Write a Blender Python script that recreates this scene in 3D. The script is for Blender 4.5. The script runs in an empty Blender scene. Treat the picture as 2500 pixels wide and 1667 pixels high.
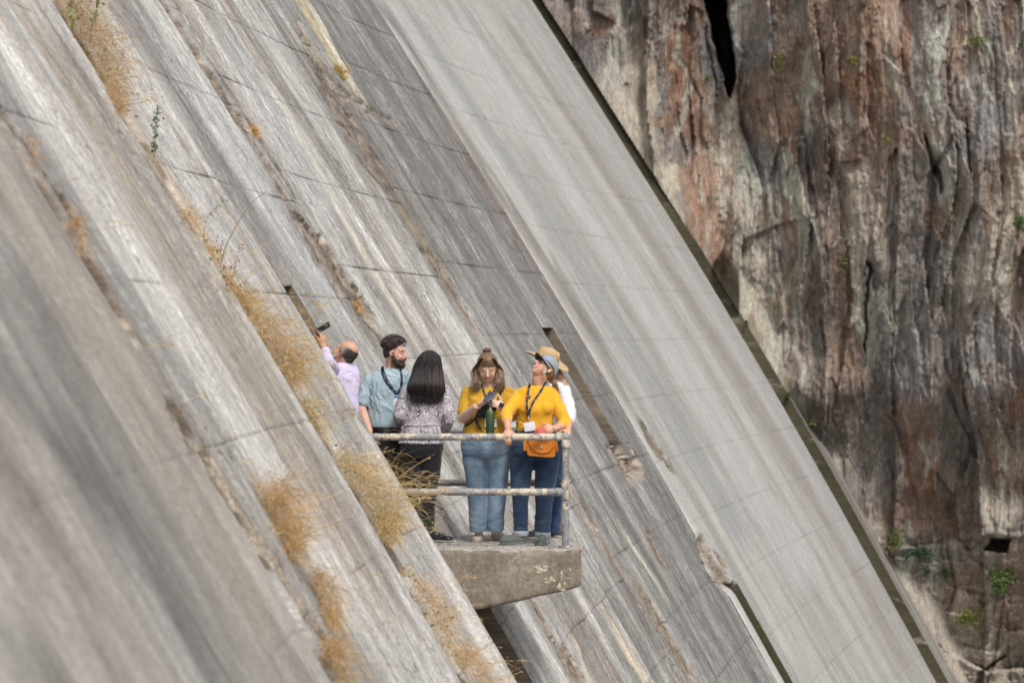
import bpy, bmesh, math, random
import numpy as np
from mathutils import Vector, Matrix
from mathutils.bvhtree import BVHTree

scene = bpy.context.scene
# ------------------------------------------------------------------ camera, light, exposure
CAM_Z = 1.89                       # eye height above the balcony floor (floor is z = 0)
FPX = 6944.0                       # focal length in pixels of the 2500 px wide photograph
HZ = 800.0                         # row of the horizon
cam_data = bpy.data.cameras.new('camera')
cam = bpy.data.objects.new('camera', cam_data)
scene.collection.objects.link(cam)
cam.location = (0, 0, CAM_Z)
cam.rotation_euler = (math.radians(90), 0, 0)
cam_data.sensor_width = 36.0
cam_data.lens = FPX / 2500 * 36.0
cam_data.shift_y = -(833.5 - HZ) / 2500
cam_data.clip_start = 0.5
cam_data.clip_end = 400
cam_data.dof.use_dof = True
cam_data.dof.focus_distance = 29.5
cam_data.dof.aperture_fstop = 2.8
scene.camera = cam

SUN_EL, SUN_AZ = math.radians(52), math.radians(157)   # azimuth clockwise from +Y
world = bpy.data.worlds.new('World')
scene.world = world
world.use_nodes = True
wn, wl = world.node_tree.nodes, world.node_tree.links
for n in list(wn): wn.remove(n)
w_out = wn.new('ShaderNodeOutputWorld'); w_bg = wn.new('ShaderNodeBackground')
w_sky = wn.new('ShaderNodeTexSky'); w_hs = wn.new('ShaderNodeHueSaturation')
w_sky.sky_type = 'NISHITA'; w_sky.sun_disc = False
w_sky.sun_elevation = SUN_EL; w_sky.sun_rotation = SUN_AZ
w_sky.air_density = 1.0; w_sky.dust_density = 4.0; w_sky.ozone_density = 1.0
w_hs.inputs['Saturation'].default_value = 0.22
wl.new(w_sky.outputs[0], w_hs.inputs['Color']); wl.new(w_hs.outputs[0], w_bg.inputs['Color'])
wl.new(w_bg.outputs[0], w_out.inputs['Surface'])
w_bg.inputs['Strength'].default_value = 0.12
sun_data = bpy.data.lights.new('sun', 'SUN')
sun_data.energy = 1.6; sun_data.angle = math.radians(11); sun_data.color = (1.0, 0.955, 0.89)
sun = bpy.data.objects.new('sun', sun_data); scene.collection.objects.link(sun)
sd = Vector((math.sin(SUN_AZ) * math.cos(SUN_EL), math.cos(SUN_AZ) * math.cos(SUN_EL), math.sin(SUN_EL)))
sun.rotation_euler = sd.to_track_quat('Z', 'Y').to_euler()
scene.view_settings.view_transform = 'Standard'
scene.view_settings.look = 'None'
scene.view_settings.gamma = 1.0
scene.view_settings.exposure = 0.42
scene.view_settings.use_curve_mapping = False
scene.cycles.max_bounces = 6
scene.cycles.use_denoising = True

rng = np.random.default_rng(7)
random.seed(7)

# ------------------------------------------------------------------ helpers
def P(px, py, Y):
    return np.array([(px - 1250.0) * Y / FPX, Y, CAM_Z - (py - HZ) * Y / FPX])
def PV(px, py, Y): return Vector(P(px, py, Y))

def _h(ix, iy, iz, seed):
    with np.errstate(over='ignore'):
        h = (ix.astype(np.int64).astype(np.uint32) * np.uint32(374761393) + iy.astype(np.int64).astype(np.uint32) * np.uint32(668265263)
             + iz.astype(np.int64).astype(np.uint32) * np.uint32(2246822519) + np.uint32((seed * 3266489917) & 0xffffffff))
        h ^= h >> np.uint32(15); h *= np.uint32(2246822519); h ^= h >> np.uint32(13); h *= np.uint32(3266489917); h ^= h >> np.uint32(16)
    return h.astype(np.float64) / 4294967295.0
def vn(x, y, z=0.0, seed=0):
    """value noise in -1..1"""
    x, y, z = np.broadcast_arrays(np.asarray(x, float), np.asarray(y, float), np.asarray(z, float))
    ix, iy, iz = np.floor(x), np.floor(y), np.floor(z)
    fx, fy, fz = x - ix, y - iy, z - iz
    fx = fx * fx * fx * (fx * (fx * 6 - 15) + 10); fy = fy * fy * fy * (fy * (fy * 6 - 15) + 10); fz = fz * fz * (3 - 2 * fz)
    def L(dz):
        a = _h(ix, iy, iz + dz, seed); b = _h(ix + 1, iy, iz + dz, seed)
        c = _h(ix, iy + 1, iz + dz, seed); d = _h(ix + 1, iy + 1, iz + dz, seed)
        return (a + (b - a) * fx) * (1 - fy) + (c + (d - c) * fx) * fy
    if not np.any(fz): r = L(0)
    else: r = L(0) * (1 - fz) + L(1) * fz
    return r * 2 - 1
def fbm(x, y, z=0.0, oct=4, seed=0, gain=0.5, lac=2.03):
    s, a, t = 0.0, 1.0, 0.0
    x, y, z = np.asarray(x, float), np.asarray(y, float), np.asarray(z, float)
    for o in range(oct):
        s = s + a * vn(x, y, z, seed + 17 * o); t += a
        a *= gain; x, y, z = x * lac + 3.1, y * lac + 1.7, z * lac
    return s / t * 1.6
def ss(a, b, x):
    t = np.clip((np.asarray(x, float) - a) / (b - a), 0, 1); return t * t * (3 - 2 * t)
def worley(x, y, seed=0):
    """nearest cell: F1, F2, id hash, offset to the centre"""
    ix, iy = np.floor(x), np.floor(y)
    f1 = np.full(x.shape, 9.0); f2 = np.full(x.shape, 9.0); idh = np.zeros(x.shape); dx = np.zeros(x.shape); dy = np.zeros(x.shape); idg = np.zeros(x.shape)
    z0 = np.zeros(x.shape)
    for i in (-1, 0, 1):
        for j in (-1, 0, 1):
            cx = ix + i + 0.1 + 0.8 * _h(ix + i, iy + j, z0, seed); cy = iy + j + 0.1 + 0.8 * _h(ix + i, iy + j, z0, seed + 5)
            d = np.hypot(x - cx, y - cy)
            m = d < f1
            f2 = np.where(m, f1, np.minimum(f2, d))
            hh = _h(ix + i, iy + j, z0, seed + 9); hg = _h(ix + i, iy + j, z0, seed + 13)
            idh = np.where(m, hh, idh); idg = np.where(m, hg, idg); dx = np.where(m, x - cx, dx); dy = np.where(m, y - cy, dy)
            f1 = np.where(m, d, f1)
    return f1, f2, idh, idg, dx, dy

def mesh_from(name, verts, faces, smooth=True):
    me = bpy.data.meshes.new(name)
    verts = np.asarray(verts, dtype=np.float32).reshape(-1, 3)
    if isinstance(faces, np.ndarray):
        n = faces.shape[1]
        me.vertices.add(len(verts)); me.vertices.foreach_set('co', verts.ravel())
        me.loops.add(faces.size); me.loops.foreach_set('vertex_index', faces.astype(np.int32).ravel())
        me.polygons.add(len(faces)); me.polygons.foreach_set('loop_start', np.arange(0, faces.size, n, dtype=np.int32))
        me.polygons.foreach_set('loop_total', np.full(len(faces), n, dtype=np.int32))
        me.update(calc_edges=True); me.validate()
    else:
        me.from_pydata([tuple(map(float, v)) for v in verts], [], faces); me.update()
    if smooth: me.polygons.foreach_set('use_smooth', np.ones(len(me.polygons), dtype=bool))
    return me
def link(name, me, mat=None, parent=None):
    o = bpy.data.objects.new(name, me); scene.collection.objects.link(o)
    if me is not None and mat is not None:
        if isinstance(mat, (list, tuple)):
            for m in mat: me.materials.append(m)
        elif not me.materials: me.materials.append(mat)
    if parent is not None:
        o.parent = parent
        o.matrix_parent_inverse = Matrix.Translation(parent.location).inverted() if parent.type == 'EMPTY' else Matrix.Identity(4)
    return o
def tag(o, label=None, cat=None, group=None, kind=None):
    if label: o['label'] = label
    if cat: o['category'] = cat
    if group: o['group'] = group
    if kind: o['kind'] = kind
    return o
def thing(name, loc, label, cat, group=None, kind=None):
    o = bpy.data.objects.new(name, None); scene.collection.objects.link(o)
    o.location = loc; o.empty_display_size = 0.1
    return tag(o, label, cat, group, kind)
def set_col(me, col, name='col'):
    a = me.color_attributes.new(name, 'FLOAT_COLOR', 'POINT')
    c = np.ones((len(me.vertices), 4), dtype=np.float32); c[:, :col.shape[1]] = col
    a.data.foreach_set('color', c.ravel())
def set_f(me, name, val):
    a = me.attributes.new(name, 'FLOAT', 'POINT'); a.data.foreach_set('value', np.asarray(val, dtype=np.float32).ravel())

class NT:
    def __init__(s, name):
        s.m = bpy.data.materials.new(name); s.m.use_nodes = True
        s.n, s.l = s.m.node_tree.nodes, s.m.node_tree.links
        s.b = s.n['Principled BSDF']
    def new(s, t, **k):
        nd = s.n.new('ShaderNode' + t)
        for a, v in k.items(): setattr(nd, a, v)
        return nd
    def put(s, sock, v):
        if isinstance(v, bpy.types.NodeSocket): s.l.new(v, sock)
        else: sock.default_value = v
    def attr(s, name, out='Color'):
        return s.new('Attribute', attribute_name=name).outputs[out]
    def math(s, op, a, b=0.0, c=None, clamp=False):
        n = s.new('Math', operation=op); n.use_clamp = clamp
        s.put(n.inputs[0], a); s.put(n.inputs[1], b)
        if c is not None: s.put(n.inputs[2], c)
        return n.outputs[0]
    def mapr(s, v, a, b, c, d):
        n = s.new('MapRange'); s.put(n.inputs[0], v)
        for i, q in enumerate((a, b, c, d)): s.put(n.inputs[i + 1], q)
        return n.outputs[0]
    def vec(s, x, y, z=0.0):
        n = s.new('CombineXYZ'); s.put(n.inputs[0], x); s.put(n.inputs[1], y); s.put(n.inputs[2], z); return n.outputs[0]
    def noise(s, vec, scale=1.0, detail=4.0, rough=0.55, dist=0.0, out='Fac'):
        n = s.new('TexNoise'); s.put(n.inputs['Vector'], vec); n.inputs['Scale'].default_value = scale
        n.inputs['Detail'].default_value = detail; n.inputs['Roughness'].default_value = rough; n.inputs['Distortion'].default_value = dist
        return n.outputs[out]
    def mix(s, f, a, b, mode='MIX'):
        n = s.new('Mix', data_type='RGBA', blend_type=mode)
        s.put(n.inputs['Factor'], f); s.put(n.inputs['A'], a); s.put(n.inputs['B'], b); return n.outputs['Result']
    def mul(s, col, f):
        n = s.new('VectorMath', operation='SCALE'); s.put(n.inputs[0], col[:3] if isinstance(col, tuple) else col); s.put(n.inputs['Scale'], f); return n.outputs[0]
    def bump(s, h, strength=0.3, dist=0.01):
        n = s.new('Bump'); s.put(n.inputs['Height'], h); n.inputs['Strength'].default_value = strength; n.inputs['Distance'].default_value = dist
        s.l.new(n.outputs[0], s.b.inputs['Normal'])
    def done(s, col, rough=0.8, **k):
        s.put(s.b.inputs['Base Color'], col); s.put(s.b.inputs['Roughness'], rough)
        for a, v in k.items(): s.put(s.b.inputs[a], v)
        return s.m
def c4(r, g, b): return (r, g, b, 1.0)

# ------------------------------------------------------------------ materials of the setting
def make_dam_mat():
    t = NT('weathered_dam_concrete')
    base = t.attr('col'); amt = t.attr('streak', 'Fac')
    s = t.attr('cs', 'Fac'); d = t.attr('ct', 'Fac')
    def sv(fs, ft, o=0.0): return t.vec(t.math('MULTIPLY', s, fs), t.math('MULTIPLY', d, ft), o)
    warp = t.math('MULTIPLY', t.math('SUBTRACT', t.noise(sv(1.5, 1.1), detail=5, rough=.6), .5), .22)
    s2 = t.math('ADD', s, warp)
    def sv2(fs, ft, o=0.0): return t.vec(t.math('MULTIPLY', s2, fs), t.math('MULTIPLY', d, ft), o)
    n1 = t.noise(sv2(4.2, 1.25), detail=10, rough=.78)
    n2 = t.noise(sv2(10, 5.5, 4.0), detail=8, rough=.8)
    n3 = t.noise(sv2(20, 24, 9.0), detail=6, rough=.82)
    g = t.noise(sv(9, 22, 2.0), detail=9, rough=.85)
    big = t.noise(sv(.8, .9, 12.0), detail=4, rough=.6)
    amt = t.math('MULTIPLY', amt, t.mapr(big, .35, .65, .65, 1.3))
    f = t.math('ADD', t.math('MULTIPLY', t.math('SUBTRACT', n1, .5), 5.0), t.math('MULTIPLY', t.math('SUBTRACT', n2, .5), 4.2))
    f = t.math('ADD', f, t.math('MULTIPLY', t.math('SUBTRACT', n3, .5), 3.4))
    f = t.math('MULTIPLY', f, amt)
    f = t.math('ADD', f, t.math('MULTIPLY', t.math('SUBTRACT', g, .5), 2.6))
    fac = t.math('POWER', 2.0, t.math('MULTIPLY', f, .80))
    col = t.mul(base, fac)
    # dark narrow pits and white lime streaks
    pit = t.mapr(t.noise(sv2(12, 7.5, 20.0), detail=8, rough=.8), .57, .61, 0.0, .85)
    pit = t.math('MULTIPLY', pit, t.mapr(big, .4, .62, .15, 1.0))
    col = t.mix(t.math('MULTIPLY', pit, amt), col, c4(.07, .062, .055))
    lime = t.mapr(t.noise(sv2(7, 1.8, 31.0), detail=9, rough=.78), .565, .62, 0.0, .65)
    lime = t.math('MULTIPLY', lime, t.mapr(n3, .35, .6, .2, 1.0))
    col = t.mix(t.math('MULTIPLY', lime, amt), col, c4(.66, .62, .55))
    grit = t.attr('grit', 'Fac')
    r1 = t.noise(sv(13, 13, 41.0), detail=8, rough=.8); r2 = t.noise(sv(34, 34, 47.0), detail=4, rough=.7)
    gf = t.math('ADD', t.math('MULTIPLY', t.math('SUBTRACT', r1, .5), 5.5), t.math('MULTIPLY', t.math('SUBTRACT', r2, .5), 3.0))
    col = t.mul(col, t.math('POWER', 2.0, t.math('MULTIPLY', gf, grit)))
    col = t.mix(t.math('MULTIPLY', t.mapr(r1, .56, .60, 0, .8), grit), col, c4(.05, .04, .03))
    h = t.math('ADD', t.math('MULTIPLY', n1, .5), t.math('ADD', t.math('MULTIPLY', n3, .6), t.math('MULTIPLY', g, .5)))
    t.bump(t.math('ADD', t.math('SUBTRACT', h, t.math('MULTIPLY', pit, .5)), t.math('MULTIPLY', t.math('MULTIPLY', r1, grit), 3.0)), .55, .012)
    return t.done(col, .92, **{'Specular IOR Level': .2})
def make_rock_mat():
    t = NT('streaked_cliff_rock')
    tc = t.new('TexCoord').outputs['Object']
    base = t.attr('col')
    mp = t.new('Mapping'); t.l.new(tc, mp.inputs[0]); mp.inputs['Scale'].default_value = (4.0, 1.2, .50)
    n1 = t.noise(mp.outputs[0], 1.6, 9, .76, .2)
    mp2 = t.new('Mapping'); t.l.new(tc, mp2.inputs[0]); mp2.inputs['Scale'].default_value = (4.2, 2, 1.0)
    n2 = t.noise(mp2.outputs[0], 4.5, 6, .75, .3)
    n3 = t.noise(tc, 16, 4, .7)
    f = t.math('ADD', t.math('MULTIPLY', t.math('SUBTRACT', n1, .5), 2.2), t.math('MULTIPLY', t.math('SUBTRACT', n2, .5), 2.8))
    f = t.math('ADD', f, t.math('MULTIPLY', t.math('SUBTRACT', n3, .5), 1.6))
    col = t.mul(base, t.math('POWER', 2.0, f))
    lich = t.mapr(t.noise(mp2.outputs[0], 2.6, 8, .80, .2), .56, .62, 0, .55)
    col = t.mix(lich, col, c4(.46, .425, .375))
    dk = t.mapr(t.noise(mp2.outputs[0], 3.4, 8, .78, .6), .57, .63, 0, .6)
    col = t.mix(dk, col, c4(.045, .040, .040))
    mp3 = t.new('Mapping'); t.l.new(tc, mp3.inputs[0]); mp3.inputs['Scale'].default_value = (7.5, 2, .9)
    drip = t.mapr(t.noise(mp3.outputs[0], 1.0, 8, .74, .3), .57, .63, 0, .6)
    col = t.mix(drip, col, c4(.50, .465, .41))
    t.bump(t.math('ADD', t.math('MULTIPLY', n2, 1.0), t.math('MULTIPLY', n3, .6)), .55, .05)
    return t.done(col, .9, **{'Specular IOR Level': .25})
def make_slab_mat():
    t = NT('brown_stained_concrete')
    tc = t.new('TexCoord').outputs['Object']
    geo = t.new('NewGeometry').outputs['Normal']
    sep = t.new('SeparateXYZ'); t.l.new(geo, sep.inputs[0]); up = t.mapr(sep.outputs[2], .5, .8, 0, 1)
    n1 = t.noise(tc, 3.2, 6, .62, .4); n2 = t.noise(tc, 26, 5, .7); n3 = t.noise(tc, 90, 3, .6)
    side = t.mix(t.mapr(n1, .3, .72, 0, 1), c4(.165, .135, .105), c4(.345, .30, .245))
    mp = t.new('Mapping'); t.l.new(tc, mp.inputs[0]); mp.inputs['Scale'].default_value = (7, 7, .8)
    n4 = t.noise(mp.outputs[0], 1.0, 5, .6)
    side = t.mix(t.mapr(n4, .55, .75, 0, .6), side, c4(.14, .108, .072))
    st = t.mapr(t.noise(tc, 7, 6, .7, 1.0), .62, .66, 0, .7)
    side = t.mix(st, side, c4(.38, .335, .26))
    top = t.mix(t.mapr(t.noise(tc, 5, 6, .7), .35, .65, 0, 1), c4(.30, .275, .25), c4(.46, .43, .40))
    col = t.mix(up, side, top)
    col = t.mul(col, t.mapr(n2, .25, .75, .62, 1.35)); col = t.mul(col, t.mapr(n3, .3, .7, .8, 1.2))
    sp = t.mapr(t.noise(tc, 20, 4, .8), .66, .70, 0, .75)
    col = t.mix(sp, col, c4(.06, .05, .042))
    t.bump(t.math('ADD', n2, t.math('MULTIPLY', n3, .4)), .5, .012)
    return t.done(col, .92, **{'Specular IOR Level': .2})
def make_paint_mat():
    t = NT('chipped_cream_pipe_paint')
    tc = t.new('TexCoord').outputs['Object']
    geo = t.new('NewGeometry').outputs['Normal']
    sep = t.new('SeparateXYZ'); t.l.new(geo, sep.inputs[0])
    n1 = t.noise(tc, 9, 7, .68, .5); n2 = t.noise(tc, 30, 5, .75, .4)
    cream = t.mix(t.mapr(n2, .3, .7, 0, 1), c4(.46, .38, .26), c4(.66, .60, .50))
    grey = t.mix(t.mapr(n2, .3, .7, 0, 1), c4(.16, .165, .175), c4(.34, .34, .345))
    chip = t.mapr(n1, .455, .49, 0, 1)
    col = t.mix(chip, cream, grey)
    rust = t.mapr(t.noise(tc, 24, 6, .78, 1.0), .54, .60, 0, .95)
    rust = t.math('MULTIPLY', rust, t.mapr(t.noise(tc, 4, 3, .5), .36, .50, .15, 1))
    rust = t.math('MULTIPLY', rust, t.mapr(sep.outputs[2], -.3, .7, 1.0, .25))
    col = t.mix(rust, col, c4(.105, .045, .02))
    t.bump(t.math('ADD', t.math('MULTIPLY', chip, -.6), n2), .45, .004)
    return t.done(col, .62, **{'Specular IOR Level': .4})
def flat_mat(name, col, rough=.7, var=.12, scale=30, bump=0.0, bscale=200, **k):
    t = NT(name)
    tc = t.new('TexCoord').outputs['Object']
    c = t.mul(c4(*col), t.mapr(t.noise(tc, scale, 4, .6), .3, .7, 1 - var, 1 + var)) if var else c4(*col)
    if bump: t.bump(t.noise(tc, bscale, 3, .6), bump, .003)
    return t.done(c, rough, **k)
def attr_mat(name, rough=.7, var=.15, scale=60, **k):
    t = NT(name); tc = t.new('TexCoord').outputs['Object']
    return t.done(t.mul(t.attr('col'), t.mapr(t.noise(tc, scale, 3, .6), .3, .7, 1 - var, 1 + var)), rough, **k)
DAM, ROCK, SLAB, PAINT = make_dam_mat(), make_rock_mat(), make_slab_mat(), make_paint_mat()

# ------------------------------------------------------------------ the arch of the dam (plan) and its batter (section)
def Xe(Y):
    d = Y - 23.45; return -1.81 + .07 * d + d * d / 352.0
def th(Y): return np.arctan(.07 + (Y - 23.45) / 176.0)
def U(dz):
    return -(.605 * dz + .05 * 4 * np.log(np.cosh(dz / 4.0)))
def dam_pt(Y, dz, off=0.0):
    u = U(dz) + off; a = th(Y)
    return np.stack([Xe(Y) + u * np.cos(a), Y - u * np.sin(a), CAM_Z + dz + 0 * Y], -1)
_yy = np.linspace(4.0, 75.0, 8000)
def img2dam(px, py):
    """station and height (above the eye) of the face where the photograph shows it at px, py"""
    dz = 0.0; Y = 25.0
    for _ in range(12):
        p = dam_pt(_yy, dz)
        x = 1250 + FPX * p[:, 0] / p[:, 1]
        below = np.nonzero(x <= px)[0]; i = int(below[-1]) if len(below) else int(np.argmin(np.abs(x - px))); Y = _yy[i]
        dz = .5 * dz + .5 * (-(py - HZ) * p[i, 1] / FPX)
    return float(Y), float(dz)
def band(pts):
    """a streak or spall that runs down the face: [(px, py, half width px)] -> dz-sorted (dz, Y, halfwidth in Y)"""
    r = []
    for px, py, w in pts:
        Y0, dz = img2dam(px - w, py); Y1, _ = img2dam(px + w, py)
        r.append((dz, .5 * (Y0 + Y1), max(.5 * (Y1 - Y0), .02)))
    r.sort(); return np.array(r)
def band_mask(b, Y, dz, edge=.35, seed=3, rough=.5, fy=5.0, fz=1.6, end=.25):
    c = np.interp(dz, b[:, 0], b[:, 1]); w = np.interp(dz, b[:, 0], b[:, 2])
    q = np.abs(Y - c) / w + rough * fbm(Y * fy, dz * fz, seed, oct=4, seed=seed)
    m = 1 - ss(1 - edge, 1 + edge, q)
    return m * ss(b[0, 0] - end, b[0, 0] + end * .2, dz) * (1 - ss(b[-1, 0] - end * .2, b[-1, 0] + end, dz))

YS = dict(R1=15.8, R2=21.0, R3=23.9, A=28.6, B=36.3, C=44.7, D=61.2, E=62.5, F=64.6)
for k_, (a_, b_) in dict(A=(800, 610), B=(1057, 617), C=(1353, 714), D=(1790, 790)).items(): YS[k_] = img2dam(a_, b_)[0]
YS['E'] = YS['D'] + 1.25; YS['F'] = YS['E'] + 2.0
NICHE = (23.93, 25.35); NICHE_TOP = 0.36; NMID = 24.84
_a, _ = img2dam(1321, 803); _b, _ = img2dam(1351, 803); FSLOT = (_a, _b); FS_BOT = img2dam(1505, 1090)[1]
print('stations', YS, FSLOT, FS_BOT)

SPALLS = [  # (band, depth, colour)
    (band([(400, 0, 5), (470, 110, 7), (553, 237, 10), (590, 290, 14), (640, 380, 9), (714, 513, 7), (760, 570, 16), (797, 640, 22), (840, 690, 20), (878, 740, 22), (905, 800, 14)]), .035, (.36, .30, .24), 5),
    (band([(722, 40, 5), (800, 190, 14), (860, 235, 30), (930, 275, 26), (958, 290, 10)]), .03, (.38, .33, .27), 6),
    (band([(745, 120, 5), (822, 250, 22), (880, 350, 16), (924, 430, 12), (960, 480, 6)]), .02, (.30, .25, .21), 7),
    (band([(1040, 610, 14), (1075, 650, 14), (1120, 740, 9), (1150, 790, 5)]), .025, (.30, .25, .2), 8),
    (band([(1512, 1100, 22), (1536, 1135, 26), (1556, 1170, 22)]), .10, (.42, .35, .28), 9),
    (band([(1716, 1325, 8), (1735, 1370, 16), (1758, 1410, 18), (1775, 1440, 12)]), .09, (.36, .29, .22), 10),
    (band([(1575, 1290, 5), (1600, 1340, 8), (1625, 1385, 5)]), .03, (.40, .34, .27), 11),
    (band([(1560, 1430, 4), (1600, 1500, 8), (1650, 1590, 10), (1690, 1660, 10)]), .03, (.34, .27, .2), 12),
    (band([(1300, 1465, 5), (1350, 1550, 6), (1390, 1615, 9), (1425, 1667, 12)]), .03, (.40, .33, .25), 13),
    (band([(1560, 1030, 5), (1600, 1090, 12), (1640, 1150, 5)]), .03, (.3, .26, .2), 14),
    (band([(400, 640, 14), (560, 870, 18), (700, 1080, 16), (830, 1290, 14), (960, 1500, 12)][0:0] or [(204, 654, 6), (260, 730, 8), (299, 790, 10), (350, 880, 12), (415, 1008, 15), (500, 1130, 16), (578, 1246, 16), (680, 1400, 16), (768, 1530, 16), (850, 1680, 14)]), .016, (.46, .39, .31), 15),
    (band([(0, 275, 8), (147, 491, 9), (204, 600, 6)]), .03, (.22, .18, .14), 16),
    (band([(840, 960, 10), (880, 1010, 22), (920, 1080, 10)]), .0, (.30, .23, .17), 17),
]
STRIPES = [  # (band, colour, strength, hardness)
    (band([(735, 0, 9), (800, 110, 10), (830, 170, 12)]), (.52, .44, .27), .75, .3),
    (band([(775, 40, 6), (838, 170, 6)]), (.66, .62, .52), .7, .3),
    (band([(700, 275, 6), (800, 455, 9), (900, 640, 7), (1010, 830, 6)]), (.62, .58, .48), .75, .3),
    (band([(960, 0, 18), (1070, 170, 18), (1200, 395, 17), (1300, 560, 15), (1362, 690, 9)]), (.60, .59, .565), .7, .3),
    (band([(935, 20, 14), (1040, 200, 14), (1150, 380, 20), (1290, 600, 24), (1420, 800, 26), (1530, 1000, 14)]), (.19, .155, .145), .7, .45),
    (band([(975, 505, 5), (1010, 560, 8), (1040, 600, 5)]), (.62, .50, .25), .7, .3),
    (band([(800, 180, 14), (860, 300, 26), (930, 430, 34), (1000, 540, 30), (1080, 680, 20)]), (.15, .125, .105), .65, .5),
    (band([(900, 120, 40), (1020, 330, 50), (1130, 540, 56), (1260, 760, 50)]), (.185, .178, .182), .45, .8),
    (band([(690, 60, 12), (800, 250, 16), (920, 480, 16), (1020, 660, 12)]), (.17, .15, .135), .5, .6),
    (band([(300, 20, 40), (420, 190, 30), (520, 370, 24), (620, 560, 20), (690, 690, 20)]), (.22, .20, .195), .65, .6),
    (band([(245, 60, 20), (350, 240, 26), (450, 420, 26), (540, 580, 24), (640, 740, 20)]), (.62, .60, .58), .5, .6),
    (band([(560, 120, 40), (680, 320, 40), (780, 490, 30)]), (.50, .50, .50), .55, .6),
    (band([(470, 200, 36), (590, 400, 36), (700, 560, 30), (800, 740, 24)]), (.52, .52, .52), .55, .6),
    (band([(690, 480, 14), (760, 600, 14), (830, 720, 14), (920, 850, 10)]), (.20, .175, .16), .65, .4),
    (band([(1290, 380, 16), (1400, 560, 16), (1560, 800, 16), (1700, 1080, 16)]), (.36, .34, .31), .5, .7),
    (band([(1120, 60, 26), (1250, 260, 28), (1400, 480, 28), (1560, 720, 30), (1760, 1040, 40), (1960, 1400, 40)]), (.60, .605, .60), .5, .8),
    (band([(1010, 40, 18), (1150, 260, 18), (1330, 520, 20), (1480, 760, 22), (1640, 1020, 26), (1800, 1300, 30)]), (.33, .345, .355), .55, .7),
    (band([(1240, 60, 10), (1370, 260, 10), (1500, 460, 12), (1620, 640, 12), (1760, 850, 14), (1900, 1080, 16), (2080, 1380, 18), (2200, 1620, 20)]), (.33, .295, .26), .6, .6),
    (band([(1220, 120, 8), (1420, 400, 10), (1640, 760, 10), (1900, 1220, 14)]), (.40, .37, .33), .45, .7),
    (band([(1275, 20, 10), (1420, 250, 12), (1600, 540, 14), (1760, 790, 16), (1900, 1010, 20), (2100, 1370, 22)]), (.52, .53, .54), .5, .8),
    (band([(1510, 1560, 6), (1545, 1620, 9), (1580, 1670, 11)]), (.62, .54, .42), .85, .3),
    (band([(1420, 1590, 5), (1440, 1667, 9)]), (.60, .54, .44), .8, .3),
    (band([(1500, 1470, 16), (1560, 1570, 15), (1610, 1660, 15)]), (.17, .16, .15), .7, .35),
    (band([(1385, 1150, 4), (1480, 1340, 5), (1580, 1530, 6)]), (.13, .12, .12), .7, .4),
    (band([(1540, 1330, 4), (1600, 1420, 5)]), (.66, .6, .5), .7, .4),
    (band([(1430, 1250, 12), (1500, 1370, 12), (1560, 1460, 12)]), (.30, .25, .20), .5, .5),
    (band([(1720, 1220, 8), (1780, 1340, 10), (1850, 1460, 10), (1920, 1580, 14)]), (.60, .58, .52), .65, .5),
    (band([(130, 120, 34), (300, 400, 34), (440, 640, 34), (600, 900, 40), (760, 1150, 44), (900, 1400, 40)]), (.20, .175, .155), .6, .6),
    (band([(20, 130, 30), (160, 380, 40), (330, 650, 50), (500, 920, 50), (640, 1130, 50), (830, 1440, 50)]), (.66, .64, .61), .65, .6),
    (band([(60, 30, 20), (220, 290, 22), (380, 560, 24), (560, 840, 26), (760, 1180, 26), (930, 1480, 24)]), (.45, .39, .325), .45, .5),
    (band([(0, 700, 40), (200, 960, 50), (400, 1280, 60), (560, 1560, 60)]), (.25, .235, .215), .32, .8),
    (band([(0, 430, 60), (170, 700, 60), (370, 1050, 70), (560, 1380, 70), (700, 1640, 70)]), (.41, .365, .315), .5, .6),
    (band([(0, 1080, 70), (200, 1380, 90), (330, 1620, 90)]), (.34, .30, .27), .5, .8),
]
DRAIN = band([(a_, b_, w_) for a_, b_, w_ in [(1782, 1434, 5), (1800, 1462, 9), (1835, 1514, 11), (1880, 1584, 12), (1935, 1670, 14), (1980, 1742, 15)]]); DRAIN[:, 1] = img2dam(1865, 1565)[0]; DRAIN[:, 2] = .30
def pal(name): return dict(light=(.50, .495, .48), mid=(.33, .32, .31), dark=(.175, .168, .165), brown=(.25, .20, .155), tan=(.44, .36, .29))[name]

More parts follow.
